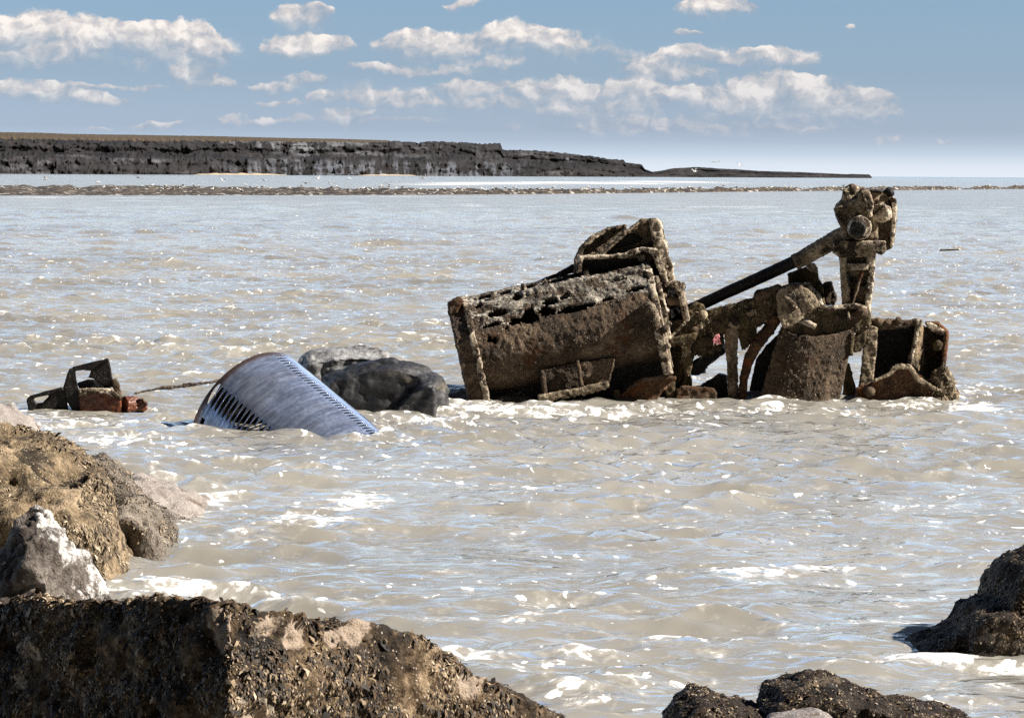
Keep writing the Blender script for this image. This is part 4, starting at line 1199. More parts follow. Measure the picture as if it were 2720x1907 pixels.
    A().poly([(1375, 294), (1420, 294), (1455, 320), (1470, 390), (1495, 480), (1500, 540), (1530, 600), (1540, 695), (1490, 705), (1440, 570), (1405, 470)], -.06, .42).make('hood_post', M_IRON_PALE, T, seed=55, crumbs=700, amp=.03)
    A().poly([(915, 538), (960, 534), (1100, 530), (1240, 520), (1340, 524), (1345, 560), (1312, 570), (1300, 548), (1100, 552), (950, 562), (936, 640), (908, 650)], -.16, .30).make('lid', M_IRON_PALE, T, seed=56, amp=.02)
    A().poly([(940, 560), (1310, 545), (1320, 600), (1000, 650), (940, 650)], .1, .14).make('lid_back', M_IRON_DARK, T, seed=57)
    A().poly([(1200, 528), (1262, 498), (1330, 482), (1410, 486), (1436, 500), (1458, 570), (1480, 620), (1500, 705), (1460, 712), (1445, 640), (1418, 570), (1396, 515), (1335, 508), (1260, 528)], -.2, .25).make('side_frame', M_IRON_PALE, T, seed=58)
    A().poly([(1330, 520), (1400, 505), (1430, 580), (1480, 720), (1420, 740), (1380, 640)], .0, .06).make('side_plate', M_IRON, T, seed=59)
    # --- ladder of brackets down the right end
    A().poly([(1370, 620), (1480, 690), (1600, 720), (1630, 950), (1560, 1060), (1500, 1080), (1440, 800)], .18, .24).make('end_plate', M_IRON_DARK, T, seed=60)
    A().poly([(1478, 706), (1540, 698), (1580, 704), (1605, 760), (1640, 955), (1602, 975), (1572, 810), (1550, 745), (1520, 735), (1480, 735)], -.25, .1).make('end_bracket', M_IRON_PALE, T, seed=61, crumbs=500)
    A().poly([(1395, 668), (1432, 665), (1460, 740), (1495, 900), (1520, 1075), (1478, 1080), (1450, 900)], -.3, .1).make('rib', M_IRON_PALE, T, seed=62)
    A().poly([(1440, 680), (1475, 690), (1500, 800), (1530, 1000), (1505, 1010), (1470, 820)], -.12, .15).make('rib', M_IRON, T, seed=63)
    A().poly([(1480, 800), (1590, 808), (1600, 850), (1500, 858)], -.2, .15).make('rung', M_IRON, T, seed=64)
    A().poly([(1505, 955), (1610, 950), (1622, 985), (1520, 1000)], -.15, .15).make('rung', M_IRON, T, seed=65)
    for k, (p, r) in enumerate([((1592, 735), .055), ((1440, 720), .04), ((1478, 790), .04), ((1490, 890), .045), ((1508, 975), .04), ((1610, 840), .04), ((1400, 690), .035), ((1622, 940), .04)]):
        A().ball(p, -.2, r).make('bolt', M_IRON_PALE, T, seed=66 + k)
    A().tube((1500, 1075), -.25, (1612, 968), -.25, .02).make('stay', M_IRON_PALE, T, seed=75, amp=.006, voxel=.011)
    # --- web below the end
    A().poly([(1500, 1080), (1560, 1050), (1640, 960), (1700, 1000), (1690, 1060), (1665, 1180), (1640, 1290), (1600, 1330), (1560, 1420), (1520, 1340), (1530, 1200)], .02, .5).make('end_web', M_WEED_IRON, T, seed=76, drip=.05)
    A().poly([(1585, 1090), (1640, 1060), (1672, 1075), (1648, 1120), (1655, 1240), (1640, 1310), (1605, 1290), (1590, 1200)], -.22, .05).make('web_rib', M_WEED_IRON, T, seed=77, drip=.05, weed=(900, .012, 3, dict(length=2.4, gate=.5)))
    A().poly([(1500, 1070), (1620, 1045), (1690, 1030), (1680, 1070), (1600, 1100), (1510, 1115)], -.25, .2).make('web_rib', M_WEED_IRON, T, seed=78, drip=.06)
    A().poly([(1490, 1330), (1550, 1345), (1545, 1420), (1555, 1500), (1500, 1500), (1480, 1420)], -.2, .1).make('foot', M_WEED_IRON, T, seed=79, drip=.05)
    # --- underside
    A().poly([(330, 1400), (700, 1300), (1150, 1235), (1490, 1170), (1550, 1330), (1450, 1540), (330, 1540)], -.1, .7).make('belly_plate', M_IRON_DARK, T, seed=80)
    A().poly([(1100, 1540), (1215, 1420), (1260, 1375), (1340, 1335), (1440, 1322), (1555, 1322), (1500, 1380), (1430, 1460), (1400, 1540)], -.42, -.30).make('bilge_plate', M_RUSTY, T, seed=81)
    A().poly([(1225, 1395), (1330, 1325), (1450, 1310), (1550, 1315), (1550, 1340), (1440, 1335), (1340, 1348), (1240, 1408)], -.50, -.32).make('bilge_rim', M_IRON, T, seed=82)
    A().poly([(655, 1440), (900, 1395), (1108, 1345), (1116, 1380), (900, 1440), (670, 1478)], -.78, -.45).make('lower_rail', M_IRON_MID, T, seed=83, drip=.05)
    A().poly([(690, 1270), (900, 1225), (1146, 1195), (1125, 1290), (1108, 1360), (900, 1410), (700, 1445)], -.56, -.48).make('lower_plate', M_IRON, T, seed=84, crumbs=700)
    for k, (p0, p1, r) in enumerate([((682, 1275), (705, 1440), .04), ((912, 1215), (938, 1385), .035), ((1150, 1205), (1110, 1360), .022)]):
        A().tube(p0, -.62, p1, -.62, r * .8, r).make('lower_rib', M_IRON, T, seed=85 + k)
    A().path([(1165, 1400), (1168, 1500)], [-.4, -.4], [.045, .055]).make('lower_rib', M_WEED_IRON, T, seed=89)

    # --- slanting rod with its sleeve and the big end on its column
    B().tube((40, 925), .25, (830, 563), .1, .078, .088, 22).make('connecting_rod', M_IRON_DARK, T, seed=90, amp=.006, fine=.003, smooth=2)
    B().tube((805, 580), .1, (1180, 372), .0, .108, .125, 20).make('rod_sleeve', M_IRON_MID, T, seed=91, crumbs=500, amp=.016)
    B().poly([(100, 905), (150, 840), (215, 850), (235, 905), (170, 950), (110, 950)], -.05, .35).make('rod_socket', M_WEED_IRON, T, seed=92)
    hd = B()
    hd.poly([(1062, 235), (1085, 200), (1120, 165), (1128, 110), (1150, 85), (1200, 78), (1235, 95), (1250, 125), (1290, 150), (1310, 195), (1330, 290), (1350, 360), (1340, 430), (1120, 440), (1105, 340)], -.16, .30)
    hd.poly([(1190, 210), (1240, 110), (1285, 120), (1310, 190), (1300, 260), (1250, 300)], -.30, .1)
    hd.poly([(1080, 225), (1230, 150), (1250, 170), (1130, 240)], -.26, .0)
    hd.make('crosshead', M_IRON_MID, T, seed=93, crumbs=1500, amp=.045, scale=6, fine=.012)
    B().poly([(1235, 125), (1290, 135), (1318, 200), (1300, 290), (1275, 240)], -.34, -.1).make('crosshead_cap', M_IRON_PALE, T, seed=94, amp=.03)
    B().ball((1180, 110), -.1, .085).ball((1240, 120), -.05, .07).make('crosshead_nut', M_IRON, T, seed=95, amp=.03)
    B().tube((1228, 355), -.15, (1228, 355), -.52, .165, .150, 24).ball((1228, 355), -.46, .150, .7).make('pin', M_IRON_PALE, T, seed=96, amp=.012)
    B().tube((1218, 362), -.45, (1216, 363), -.565, .125, .105, 24).make('pin_end', M_IRON_DARK, T, seed=97, amp=.01)
    B().poly([(1285, 110), (1330, 125), (1415, 128), (1440, 150), (1462, 170), (1466, 260), (1455, 400), (1440, 480), (1405, 502), (1380, 470), (1330, 420), (1290, 300)], .15, .34).make('slipper_plate', M_IRON_MID, T, seed=98, amp=.02)
    B().poly([(1432, 150), (1466, 172), (1468, 260), (1452, 440), (1432, 490), (1425, 420), (1440, 260)], -.05, .36).make('slipper_edge', M_IRON_PALE, T, seed=99, amp=.02)
    B().tube((1385, 255), .1, (1362, 262), -.22, .135, .125, 18).tube((1350, 240), -.1, (1400, 300), -.16, .04).make('boss', M_IRON_PALE, T, seed=100, amp=.03, scale=7)
    B().ball((1420, 128), .2, .075).poly([(1295, 108), (1375, 112), (1375, 128), (1300, 126)], .1, .3).make('slipper_nut', M_IRON_DARK, T, seed=101)
    B().poly([(1060, 455), (1100, 440), (1330, 440), (1340, 500), (1332, 535), (1290, 545), (1100, 545), (1055, 515)], -.26, .26).make('column_head', M_IRON_MID, T, seed=102, amp=.025)
    B().poly([(1235, 445), (1300, 438), (1395, 442), (1398, 500), (1370, 530), (1335, 515), (1320, 480), (1240, 470)], -.42, -.1).make('key_bar', M_IRON_PALE, T, seed=103, amp=.012)
    col_ = B()
    col_.poly([(1098, 535), (1150, 530), (1150, 600), (1175, 860), (1118, 860)], -.1, .18)
    col_.poly([(1150, 535), (1290, 535), (1290, 860), (1150, 860)], .0, .1)
    col_.make('column', M_IRON_MID, T, seed=104, crumbs=700, amp=.02)
    B().poly([(1275, 530), (1330, 530), (1318, 700), (1300, 860), (1298, 985), (1255, 985), (1262, 860), (1278, 700)], -.16, .22).make('column_edge', M_IRON_PALE, T, seed=105, amp=.02)
    B().poly([(1238, 620), (1265, 620), (1225, 740), (1190, 850), (1170, 850), (1205, 740)], -.16, .05).make('column_stay', M_IRON, T, seed=106)
    B().poly([(1150, 585), (1285, 585), (1285, 625), (1150, 630)], -.2, .02).make('column_band', M_IRON_PALE, T, seed=107, amp=.012)
    B().poly([(1140, 640), (1165, 640), (1175, 720), (1155, 740)], -.115, -.09).make('painted_slot', M_IRON_DARK, T, seed=108, amp=.003, fine=.002)  # dark inlay on the column face, a slot's shade put into colour
    # --- fins behind
    B().poly([(758, 650), (800, 640), (890, 605), (930, 590), (955, 625), (962, 680), (990, 730), (1002, 850), (960, 880), (800, 880), (772, 720)], .35, .5).make('fin', M_WEED_IRON, T, seed=110, amp=.02)
    B().poly([(880, 600), (930, 585), (955, 620), (950, 650), (900, 630)], .2, .5).make('fin_cap', M_IRON_PALE, T, seed=111, amp=.03)
    B().poly([(990, 715), (1010, 705), (1045, 705), (1082, 815), (1062, 855), (1000, 850)], .4, .6).make('fin', M_IRON, T, seed=112, amp=.025)
    # --- cross beam and the lobe it carries
    B().poly([(-20, 1030), (60, 960), (110, 930), (240, 895), (400, 855), (540, 810), (560, 770), (700, 725), (740, 760), (740, 900), (640, 950), (560, 985), (450, 1010), (350, 1030), (220, 1045), (120, 1070)], -.15, .3).make('cross_beam', M_WEED_IRON, T, seed=113, amp=.04, scale=6, drip=.05, weed=(2600, .012, 21, dict(length=2.6, gate=.2)))
    B().poly([(540, 800), (600, 760), (700, 722), (735, 740), (640, 800), (560, 830)], -.3, .1).make('beam_top', M_IRON, T, seed=114, amp=.03)
    for k, (p, r) in enumerate([((415, 975), .085), ((250, 1085), .065), ((210, 920), .07), ((300, 970), .06), ((520, 900), .06), ((160, 1020), .06)]):
        B().ball(p, -.15, r).make('beam_bolt', M_IRON if k % 2 else M_IRON_MID, T, seed=115 + k, amp=.02)
    B().poly([(110, 1040), (180, 1060), (340, 1020), (350, 1120), (240, 1170), (150, 1160), (110, 1100)], .0, .3).make('beam_underside', M_WEED_IRON, T, seed=121, drip=.07, weed=(1200, .012, 22, dict(length=2.8, gate=.3)))
    B().poly([(140, 1230), (200, 1190), (350, 1110), (360, 1160), (230, 1260), (225, 1290), (170, 1310), (135, 1305)], .15, .4).make('broken_strut', M_IRON_DARK, T, seed=122, amp=.03)
    lb = B()
    lb.poly([(688, 790), (705, 760), (760, 725), (805, 712), (850, 722), (890, 750), (930, 790), (955, 835), (960, 880), (930, 960), (870, 1000), (740, 1000), (705, 930)], -.34, .12)
    lb.make('bearing_lobe', M_IRON_MID, T, seed=123, crumbs=1200, amp=.05, scale=5, smooth=3)
    B().poly([(860, 712), (900, 712), (940, 760), (980, 800), (990, 850), (960, 860), (925, 790)], -.2, .25).make('lobe_ridge', M_IRON_PALE, T, seed=124, amp=.03)
    B().ball((798, 862), -.37, .06).ball((760, 820), -.34, .05).make('lobe_bolt', M_IRON_PALE, T, seed=125)
    B().poly([(900, 880), (960, 862), (1080, 866), (1220, 848), (1270, 868), (1298, 900), (1298, 990), (1270, 1000), (1190, 1030), (1090, 1060), (950, 1090), (800, 1080), (720, 1030), (740, 960), (860, 950)], -.34, .2).make('bracket', M_WEED_IRON, T, seed=126, crumbs=1500, amp=.04, scale=6, drip=.05)
    B().poly([(955, 868), (1080, 858), (1210, 845), (1275, 868), (1270, 885), (1200, 872), (1080, 884), (960, 890)], -.42, .0).make('bracket_flange', M_IRON_PALE, T, seed=127, amp=.012)
    B().ball((930, 990), -.40, .045).tube((860, 960), -.34, (935, 990), -.42, .04).make('bracket_pin', M_IRON_PALE, T, seed=128)
    B().ball((1240, 900), -.36, .085).ball((1185, 925), -.34, .075).ball((1080, 940), -.32, .06).make('bracket_bolt', M_IRON, T, seed=129, amp=.025)
    B().tube((1152, 895), -.40, (1162, 950), -.40, .016).make('bracket_cotter', M_IRON_PALE, T, seed=130, amp=.004, voxel=.009)
    # --- big front plate, curved away to the right
    pl = B()
    for (a, b, wa) in (((735, 985), (560, 1560), -.34), ((800, 1060), (700, 1560), -.42), ((950, 1080), (850, 1560), -.45), ((1080, 1055), (980, 1560), -.42), ((1195, 1010), (1075, 1560), -.36)):
        pass
    cols_ = [((718, 990), (552, 1560), -.30), ((790, 1040), (690, 1560), -.40), ((930, 1060), (850, 1560), -.44), ((1070, 1040), (980, 1560), -.42), ((1200, 1000), (1078, 1560), -.34)]
    for i in range(4):
        (a, b, wa), (c, d, wb) = cols_[i], cols_[i + 1]
        vs = [pl.bm.verts.new(pl.pt(p, w)) for p, w in ((a, wa), (b, wa), (d, wb), (c, wb), (a, wa + .06), (b, wa + .06), (d, wb + .06), (c, wb + .06))]
        for f in ((0, 1, 2, 3), (7, 6, 5, 4), (0, 4, 5, 1), (1, 5, 6, 2), (2, 6, 7, 3), (3, 7, 4, 0)):
            pl.bm.faces.new([vs[k] for k in f])
    pl.make('front_plate', M_IRON, T, seed=131, crumbs=2500, amp=.012, smooth=3)
    B().poly([(500, 1560), (520, 1380), (560, 1200), (640, 1100), (720, 1020), (760, 1560)], .12, .18).make('rear_plate', M_IRON_DARK, T, seed=132)
    # --- legs
    B().path([(400, 1000), (398, 1150), (405, 1300), (412, 1540)], [-.1] * 4, [.105, .085, .072, .078]).make('leg', M_IRON_MID, T, seed=133, amp=.015)
    B().path([(690, 930), (640, 1010), (560, 1110), (510, 1210), (478, 1330), (462, 1540)], [-.12, -.14, -.16, -.16, -.14, -.12], [.09, .085, .085, .075, .06, .05]).make('curved_leg', M_RUSTY, T, seed=134, amp=.012)
    B().poly([(345, 1560), (350, 1400), (375, 1395), (380, 1560)], .0, .2).make('leg_foot', M_WEED_IRON, T, seed=135)
    B().poly([(440, 1010), (470, 1000), (560, 960), (560, 1060), (500, 1120), (460, 1130)], -.05, .1).make('hanging_lug', M_WEED_IRON, T, seed=136, drip=.05)
    # --- chunks at the foot
    B().poly([(35, 1400), (80, 1380), (185, 1385), (285, 1392), (305, 1430), (300, 1560), (30, 1560)], -.25, .15).make('fallen_chunk', M_IRON, T, seed=137, amp=.03)
    B().poly([(75, 1385), (95, 1300), (140, 1330), (140, 1390)], -.1, .1).make('fallen_chunk', M_WEED_IRON, T, seed=138, amp=.03)
    B().poly([(195, 1375), (260, 1340), (315, 1298), (370, 1312), (372, 1560), (250, 1560)], .05, .3).make('fallen_chunk', M_IRON_DARK, T, seed=139, amp=.03)
    # --- box frame at the right
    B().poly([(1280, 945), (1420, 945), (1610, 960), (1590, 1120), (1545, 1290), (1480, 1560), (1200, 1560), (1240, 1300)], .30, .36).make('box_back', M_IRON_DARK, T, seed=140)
    B().poly([(1290, 965), (1310, 945), (1400, 952), (1440, 948), (1500, 962), (1560, 950), (1615, 945), (1612, 975), (1540, 1000), (1440, 1010), (1330, 1015)], -.05, .36).make('box_top', M_IRON, T, seed=141, amp=.03)
    for k, (p, r) in enumerate([((1350, 965), .065), ((1410, 970), .05), ((1480, 955), .05)]):
        B().ball(p, -.06, r).make('box_bolt', M_IRON, T, seed=142 + k)
    B().poly([(1268, 1010), (1300, 990), (1345, 1000), (1340, 1120), (1310, 1390), (1222, 1395), (1245, 1200)], -.2, -.08).make('box_post', M_IRON_MID, T, seed=146, amp=.015)
    B().poly([(1190, 1060), (1240, 1010), (1275, 1000), (1268, 1100), (1240, 1150), (1190, 1160)], -.25, .0).make('box_lug', M_WEED_IRON, T, seed=147, amp=.03)
    B().tube((1140, 1250), -.1, (1118, 1560), -.1, .02).poly([(1140, 1240), (1160, 1230), (1205, 1400), (1215, 1560), (1125, 1560)], -.12, -.02).make('wedge_plate', M_WEED_IRON, T, seed=148, amp=.012)
    B().poly([(1165, 1040), (1195, 1030), (1185, 1180), (1160, 1185)], -.38, -.25).make('hook', M_WEED_IRON, T, seed=149, amp=.02)
    # the side wall of the box runs back from a front edge, so that its right face catches the sun
    sd = B()
    for (front_pts, w0, back_pts, w1) in (([(1608, 948), (1640, 958), (1570, 1250), (1545, 1250)], .1, [(1668, 985), (1678, 1000), (1672, 1335), (1655, 1335)], -.26),):
        pass
    A0 = [sd.pt((1612, 948), .25), sd.pt((1548, 1300), .25), sd.pt((1655, 1360), -.22), sd.pt((1660, 965), -.22)]
    off = Vector((.06, .0, 0))
    v1 = [sd.bm.verts.new(p) for p in A0]; v2 = [sd.bm.verts.new(p - off) for p in A0]
    for f in ((0, 1, 2, 3),): sd.bm.faces.new([v1[k] for k in f]); sd.bm.faces.new([v2[k] for k in reversed(f)])
    for i in range(4):
        j = (i + 1) % 4
        sd.bm.faces.new([v1[j], v1[i], v2[i], v2[j]])
    sd.bm.free()
    sd = B()
    sd.poly([(1600, 948), (1632, 950), (1592, 1130), (1560, 1262), (1542, 1262), (1576, 1110)], -.12, .33)
    sd.make('box_side', M_IRON_PALE, T, seed=150, amp=.015)
    sw_ = B()
    q4 = [((1630, 985), -.10), ((1570, 1240), -.10), ((1668, 1345), .40), ((1672, 1000), .40)]
    va = [sw_.bm.verts.new(sw_.pt(p, w)) for p, w in q4]
    vb = [sw_.bm.verts.new(sw_.pt(p, w) + Vector((-.06, .05, 0))) for p, w in q4]
    sw_.bm.faces.new(va); sw_.bm.faces.new(list(reversed(vb)))
    for i in range(4):
        j = (i + 1) % 4
        sw_.bm.faces.new([va[j], va[i], vb[i], vb[j]])
    sw_.make('box_wall', M_TAN_ROCK, T, seed=151, amp=.02, label='tan weed-matted wall of the box facing the sun')
    B().poly([(1655, 965), (1700, 968), (1740, 995), (1780, 1020), (1765, 1050), (1720, 1035), (1670, 1000)], .0, .42).make('box_lintel', M_IRON_PALE, T, seed=152, amp=.015)
    B().poly([(1655, 962), (1730, 962), (1760, 985), (1800, 1020), (1803, 1060), (1790, 1200), (1765, 1350), (1745, 1560), (1715, 1560), (1735, 1380), (1762, 1200), (1772, 1050), (1735, 1000), (1660, 985)], .05, .5).make('box_outer_frame', M_RUSTY, T, seed=153, amp=.015)
    B().poly([(1665, 1000), (1770, 1030), (1762, 1200), (1735, 1400), (1660, 1380)], .42, .47).make('box_inner_wall', M_IRON, T, seed=154)
    B().ball((1738, 1110), .1, .075).tube((1730, 1090), .1, (1735, 1150), .1, .06).make('box_knob', M_WEED_IRON, T, seed=155)
    B().ball((1722, 1310), .05, .08).tube((1718, 1290), .05, (1715, 1370), .05, .06).make('box_knob', M_WEED_IRON, T, seed=156)
    B().poly([(1205, 1390), (1290, 1365), (1360, 1325), (1415, 1300), (1440, 1262), (1470, 1243), (1555, 1248), (1580, 1290), (1610, 1325), (1680, 1365), (1742, 1405), (1738, 1450), (1720, 1560), (1200, 1560)], -.4, -.26).make('box_front_lip', M_RUSTY, T, seed=157, crumbs=900, amp=.015)
    B().poly([(1290, 1362), (1360, 1320), (1415, 1292), (1440, 1255), (1470, 1236), (1555, 1241), (1585, 1282), (1612, 1318), (1682, 1360), (1746, 1402), (1744, 1422), (1672, 1385), (1600, 1345), (1565, 1300), (1545, 1265), (1475, 1262), (1425, 1312)], -.5, -.25).make('box_lip_rim', M_IRON_MID, T, seed=158, amp=.012)
    B().ball((1290, 1410), -.42, .085).make('box_bolt', M_IRON, T, seed=159)
    # --- rag
    rg = B()
    rg.poly([(290, 1050), (315, 1038), (325, 1062), (312, 1082), (330, 1105), (300, 1115), (290, 1090), (282, 1120), (278, 1080)], -.30, -.24)
    m = ground_mat('faded_pink_cloth', [(0.3, (.45, .06, .10)), (0.5, (.62, .22, .25)), (0.6, (.72, .62, .60)), (0.7, (.78, .74, .72))], scale=6, bump=.004)
    o = rg.make('rag', m, None, voxel=.008, amp=.012, fine=.006)
    tag(o, 'scrap of faded pink and white cloth snagged under the cross beam of the wreck', 'rag')


build_wreck()


def build_drum():
    # axis: upper end away from the viewer to the upper left, lower end under water towards the viewer
    Yd = 34.3
    m = .001426
    c2 = zD([(860 - .645 * 575, 205 + .764 * 575)])[0]
    ctr = at(c2[0], c2[1], Yd + .5) - Vector((0, 0, .045))
    sa = math.sin(R(36)); ca = math.cos(R(36))
    axis = (-CR * .665 + Vector((0, 0, 1)) * .47 + Vector((0, 1, 0)) * .58).normalized()
    rad = 575 * m * 1.02
    # frame around the axis
    side = (CR * .645 + Vector((0, 0, 1)) * .764)
    side = (side - axis * side.dot(axis)).normalized()      # towards the upper right silhouette
    fwd = side.cross(axis).normalized()
    if fwd.y > 0: fwd = -fwd                                   # towards the viewer
    T = empty('steel_drum', (ctr.x, ctr.y, 0))
    tag(T, 'half-sunk blue-grey steel drum with rows of slots cut through its shell', 'drum')
    Lc = T.location
    L = 2.5
    nu, nt = 560, 760
    u = np.linspace(0, L, nu); th = np.linspace(0, 2 * math.pi, nt, endpoint=False)
    A3 = np.array(axis); S3 = np.array(side); F3 = np.array(fwd); C3 = np.array(ctr - Lc)
    r = rad * np.ones((nu, nt))
    U, TH = np.meshgrid(u, th, indexing='ij')
    q = np.stack([U * .7, np.cos(TH) * 1.2, np.sin(TH) * 1.2], 2).reshape(-1, 3)
    r = r + .010 * fbm(q, 1.3, 3, seed=3).reshape(nu, nt) - .03 * np.exp(-(((U - .75) / .22) ** 2 + ((TH - R(62)) / .22) ** 2)) - .022 * np.exp(-(((U - 1.25) / .2) ** 2 + ((TH - R(100)) / .2) ** 2))
    r = r + .0035 * fbm(q * [5, 1, 1], 2.6, 3, seed=5).reshape(nu, nt)
    P = C3 - U[..., None] * A3 + r[..., None] * (np.cos(TH)[..., None] * S3 + np.sin(TH)[..., None] * F3)
    # slots: short cuts round the circumference, in rows along the length
    hole = np.zeros((nu, nt), bool)
    for (tc, half, u0, n, pitch) in ((R(90), R(9.5), .06, 17, .074), (R(21), R(6.0), .08, 34, .057)):
        for k in range(n):
            uc = u0 + pitch * k
            d = ((U - uc - .10 * (TH - tc)) / (.030 if n < 30 else .016)) ** 2 + ((TH - tc) / half) ** 2
            hole |= d < 1
    hole |= (np.abs(U - .13) < .03) & (np.abs(TH - R(114)) < R(3.0))
    idx = np.arange(nu * nt).reshape(nu, nt)
    rt = np.roll(idx, -1, 1)
    qf = np.stack([idx[:-1], idx[1:], rt[1:], rt[:-1]], 2)
    keep = ~(hole[:-1] | hole[1:] | np.roll(hole, -1, 1)[:-1])
    me = np_mesh('shell', P.reshape(-1, 3), qf[keep])
    bm = bmesh.new(); bm.from_mesh(me)
    bmesh.ops.delete(bm, geom=[v for v in bm.verts if not v.link_faces], context='VERTS')
    bm.to_mesh(me); bm.free()
    me.materials.append(None); me.materials.append(None)
    me = baked(me, [('SOLIDIFY', dict(thickness=.016, offset=-1.0, material_offset_rim=1))])
    mat = bpy.data.materials.new('painted_sheen_steel'); mat.use_nodes = True
    g = NT(mat.node_tree); out = g.n('ShaderNodeOutputMaterial')
    Pc = g.n('ShaderNodeTexCoord').outputs['Object']
    n1 = g.noise(Pc, 3.0, 5, .6); n2 = g.noise(Pc, 20, 4, .65)
    # streaks running round the shell: stretch along the circumference by using distance along the axis
    al = g.vm('DOT_PRODUCT', Pc, tuple(axis))
    rad_s = g.noise(g.n('ShaderNodeCombineXYZ', inp={0: g.m('MULTIPLY', al, 8.0), 1: g.vm('DOT_PRODUCT', Pc, tuple(fwd)), 2: g.vm('DOT_PRODUCT', Pc, tuple(side))}).outputs[0], 2.4, 5, .6, .3)
    col = g.ramp(g.m('ADD', g.m('MULTIPLY', rad_s, .6), g.m('MULTIPLY', n2, .4)), [(.3, (.13, .155, .22)), (.46, (.24, .285, .40)), (.60, (.42, .47, .60)), (.75, (.70, .75, .85))])  # blue sheen and streaks of reflected sky painted into the base colour
    end = g.sstep(g.m('ADD', g.vm('DOT_PRODUCT', g.vm('SUBTRACT', Pc, tuple(C3)), tuple(axis)), g.m('MULTIPLY', g.m('SUBTRACT', n1, .5), .10)), -.12, -.03)
    col = g.mix(g.m('MULTIPLY', end, .9), col, (.12, .065, .035, 1))
    grime = g.sstep(g.m('ADD', n1, g.m('MULTIPLY', n2, .35)), .66, .80)
    col = g.mix(g.m('MULTIPLY', grime, .30), col, (.075, .045, .028, 1))
    b = g.n('ShaderNodeBump', inp={'Strength': .35, 'Distance': .012, 'Height': g.m('ADD', rad_s, g.m('MULTIPLY', n2, .3))})
    bs = g.n('ShaderNodeBsdfPrincipled', inp={'Base Color': col, 'Metallic': .65, 'Roughness': g.m('ADD', .10, g.m('MULTIPLY', n2, .14)), 'Normal': b.outputs[0]})
    g.t.links.new(bs.outputs[0], out.inputs[0])
    me.materials.clear(); link('shell', me, [mat, M_IRON_DARK], T)  # slot edges coloured dark, so the cuts look shaded and show no glints
    # rolled rim at the upper end
    k = 128
    tt = np.linspace(0, 2 * math.pi, k, endpoint=False); ph = np.linspace(0, 2 * math.pi, 8, endpoint=False)
    rp = []
    for a in tt:
        d = math.cos(a) * S3 + math.sin(a) * F3
        for p in ph:
            rp.append(C3 + d * (rad + .012 * math.cos(p)) + A3 * (.016 * math.sin(p)))
    ii = np.arange(k * 8).reshape(k, 8)
    f = np.stack([ii, np.roll(ii, -1, 0), np.roll(np.roll(ii, -1, 0), -1, 1), np.roll(ii, -1, 1)], 2).reshape(-1, 4)
    link('rim', np_mesh('rim', rp, f), M_IRON_DARK, T)
    # closed head a little way inside
    hp = [C3 - A3 * .10] + [C3 - A3 * .06 + (math.cos(a) * S3 + math.sin(a) * F3) * (rad - .02) for a in tt]
    hf = [(0, 1 + i, 1 + (i + 1) % k) for i in range(k)]
    link('drum_head', np_mesh('drum_head', hp, hf), M_IRON_DARK, T)


build_drum()


def build_fragment():
    Yf = 36.6
    b0 = at(*zC([(760, 800)])[0], Yf); b0.z = 0
    T = empty('iron_frame', b0)
    tag(T, 'dark triangular iron frame with a rusty orange panel, jutting from the water at far left', 'wreckage')
    S = lambda: Shape(zC, Yf)
    kw = dict(voxel=.010, amp=.006, fine=.004)
    S().poly([(490, 575), (520, 470), (552, 382), (600, 362), (612, 395), (620, 480), (650, 620), (690, 760), (705, 900), (640, 900), (520, 700)], -.06, .10).make('upright', M_IRON_DARK, T, seed=201, **kw)
    S().poly([(585, 362), (640, 350), (780, 312), (945, 275), (955, 300), (850, 340), (780, 400), (690, 392), (610, 402)], -.06, .12).make('top_bar', M_IRON_DARK, T, seed=202, **kw)
    S().poly([(775, 395), (840, 330), (950, 280), (965, 330), (990, 480), (1000, 570), (900, 560), (800, 480), (745, 470)], .0, .08).make('side_panel', M_IRON_DARK, T, seed=203, **kw)
    S().poly([(118, 690), (150, 655), (330, 605), (480, 565), (495, 600), (360, 640), (200, 676), (190, 700), (225, 735), (200, 780), (140, 900), (130, 760)], -.1, .1).poly([(190, 720), (225, 732), (285, 722), (345, 660), (420, 612), (500, 590), (530, 720), (560, 900), (135, 900), (140, 760)], -.04, .12).make('side_arm', M_IRON_DARK, T, seed=204, **kw)
    S().poly([(640, 620), (760, 600), (900, 615), (1010, 645), (1075, 700), (1090, 900), (680, 900)], -.12, .0).make('rust_panel', M_RUST, T, seed=205, label='wet orange rusted panel', voxel=.010, amp=.02, fine=.006)
    S().poly([(640, 590), (760, 575), (900, 580), (1000, 600), (1075, 660), (1080, 700), (1000, 655), (880, 625), (760, 625), (655, 660)], -.17, .1).make('crust_ledge', M_IRON_PALE, T, seed=206, voxel=.010, amp=.02)
    S().poly([(630, 525), (740, 488), (860, 492), (960, 560), (1010, 620), (900, 600), (660, 600)], .12, .3).make('rear_plate', M_GREY_ROCK, T, seed=207, **kw)
    S().poly([(985, 490), (1030, 480), (1060, 540), (1085, 650), (1130, 720), (1140, 900), (1080, 900), (1060, 690), (1000, 590)], -.05, .2).make('end_plate', M_IRON, T, seed=208, voxel=.010, amp=.015)
    S().tube((1110, 755), -.05, (1250, 750), .05, .12, .10).poly([(1240, 720), (1290, 690), (1335, 735), (1345, 790), (1310, 815), (1250, 800)], -.06, .12).make('pipe_stub', M_RUST, T, seed=209, voxel=.010, amp=.02, label='short rusty pipe stub')
    S().poly([(1240, 690), (1300, 680), (1350, 740), (1330, 760), (1290, 700)], -.08, .1).make('stub_flange', M_IRON, T, seed=210, voxel=.010, amp=.01)


build_fragment()


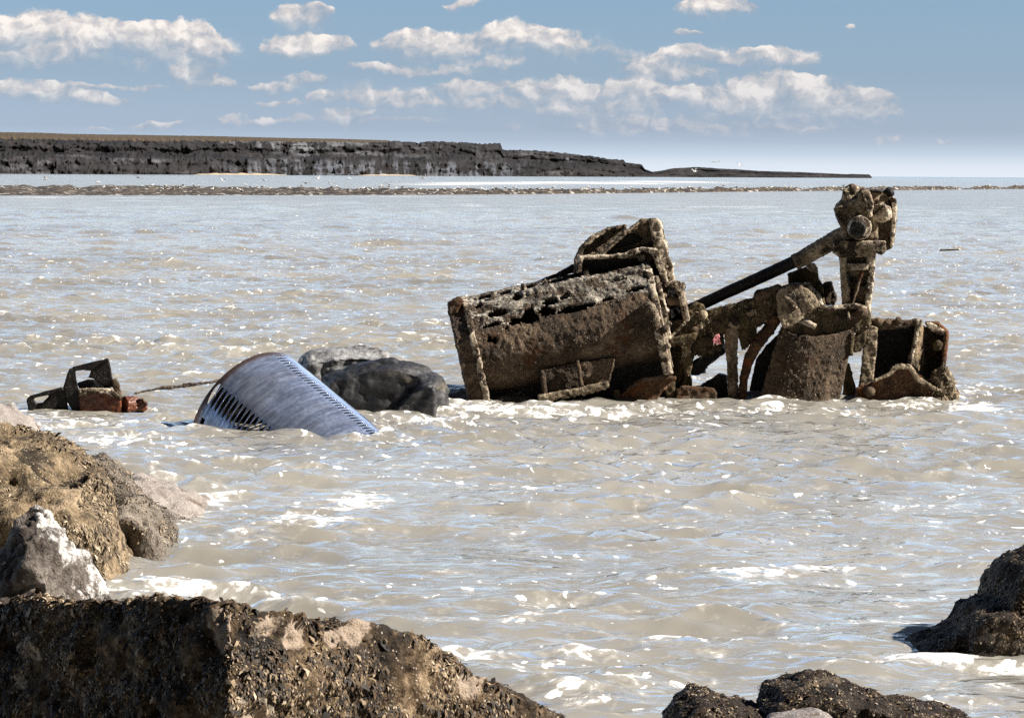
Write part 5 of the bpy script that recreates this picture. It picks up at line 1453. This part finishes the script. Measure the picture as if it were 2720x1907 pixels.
def build_bits():
    # driftwood behind the drum
    sh = Shape(zC, 38.6)
    sh.path([(1190, 640), (1330, 605), (1500, 578), (1720, 552), (1960, 520), (2090, 500)], [0, .05, .1, .16, .22, .3], [.008, .014, .019, .022, .024, .024])
    sh.path([(1700, 535), (1800, 530), (1880, 540)], [.1, .12, .14], [.014, .018, .012])
    m = ground_mat('soaked_driftwood', [(.3, (.02, .014, .011)), (.5, (.07, .05, .04)), (.7, (.16, .13, .11))], scale=3, rough=.5, bump=.01)
    o = sh.make('driftwood', m, None, voxel=.010, amp=.015, scale=5, seed=221)
    tag(o, 'thin soaked driftwood pole floating between the iron frame and the drum', 'driftwood')
    # a drifting stick out to the right of the wreck
    k = W / 2296
    c = on_water(2128 * k, 566 * k)
    bm = bmesh.new()
    pts = [Vector((-.28, 0, .015)), Vector((-.1, .03, .02)), Vector((.1, .0, .022)), Vector((.3, -.05, .03))]
    for i in range(3):
        d = pts[i + 1] - pts[i]
        bmesh.ops.create_cone(bm, cap_ends=True, segments=8, radius1=.028 - .005 * i, radius2=.024 - .005 * i, depth=d.length * 1.04, matrix=Matrix.Translation((pts[i] + pts[i + 1]) / 2) @ d.to_track_quat('Z', 'Y').to_matrix().to_4x4())
    me = bpy.data.meshes.new('stick'); bm.to_mesh(me); bm.free()
    o = link('stick', me, m)
    o.location = (c.x, c.y, .06); o.scale = (1.3, 1.3, 1.6)
    tag(o, 'short dark stick drifting on open water to the right of the wreck', 'stick')
    # cairn and pale stone on the clifftop
    for nm, px, py, hgt, wid, mt, lab, cat in (('stone_cairn', 632, 366, 3.2, 6.5, M_DARK_ROCK, 'small dark cairn on the grassy clifftop skyline', 'cairn'), ('stone', 122, 358, 3.5, 7, M_WHITE_ROCK, 'pale stone lying on the grassy clifftop near the left edge', 'stone')):
        d = 3330 + 2400 * np.clip((px / k + 420) / 2371, 0, 1) ** 1.2
        if nm == 'stone': d -= 90
        c = at(px, py, d)
        rs = random.Random(px)
        g = []
        for i in range(3 if nm == 'stone_cairn' else 1):
            cc = Vector((c.x + rs.uniform(-.15, .15) * wid, c.y, c.z - hgt * .9 + hgt * .4 * i))
            g.append([cc + Vector((rs.uniform(-1, 1) * wid * (.5 - .1 * i), rs.uniform(-1, 1) * wid * .4, rs.uniform(-.9, .6) * hgt * .5)) for _ in range(16)])
        me = hull_mesh([[p - c for p in gg] for gg in g])
        o = link(nm, me, mt); o.location = c
        tag(o, lab, cat)


build_bits()
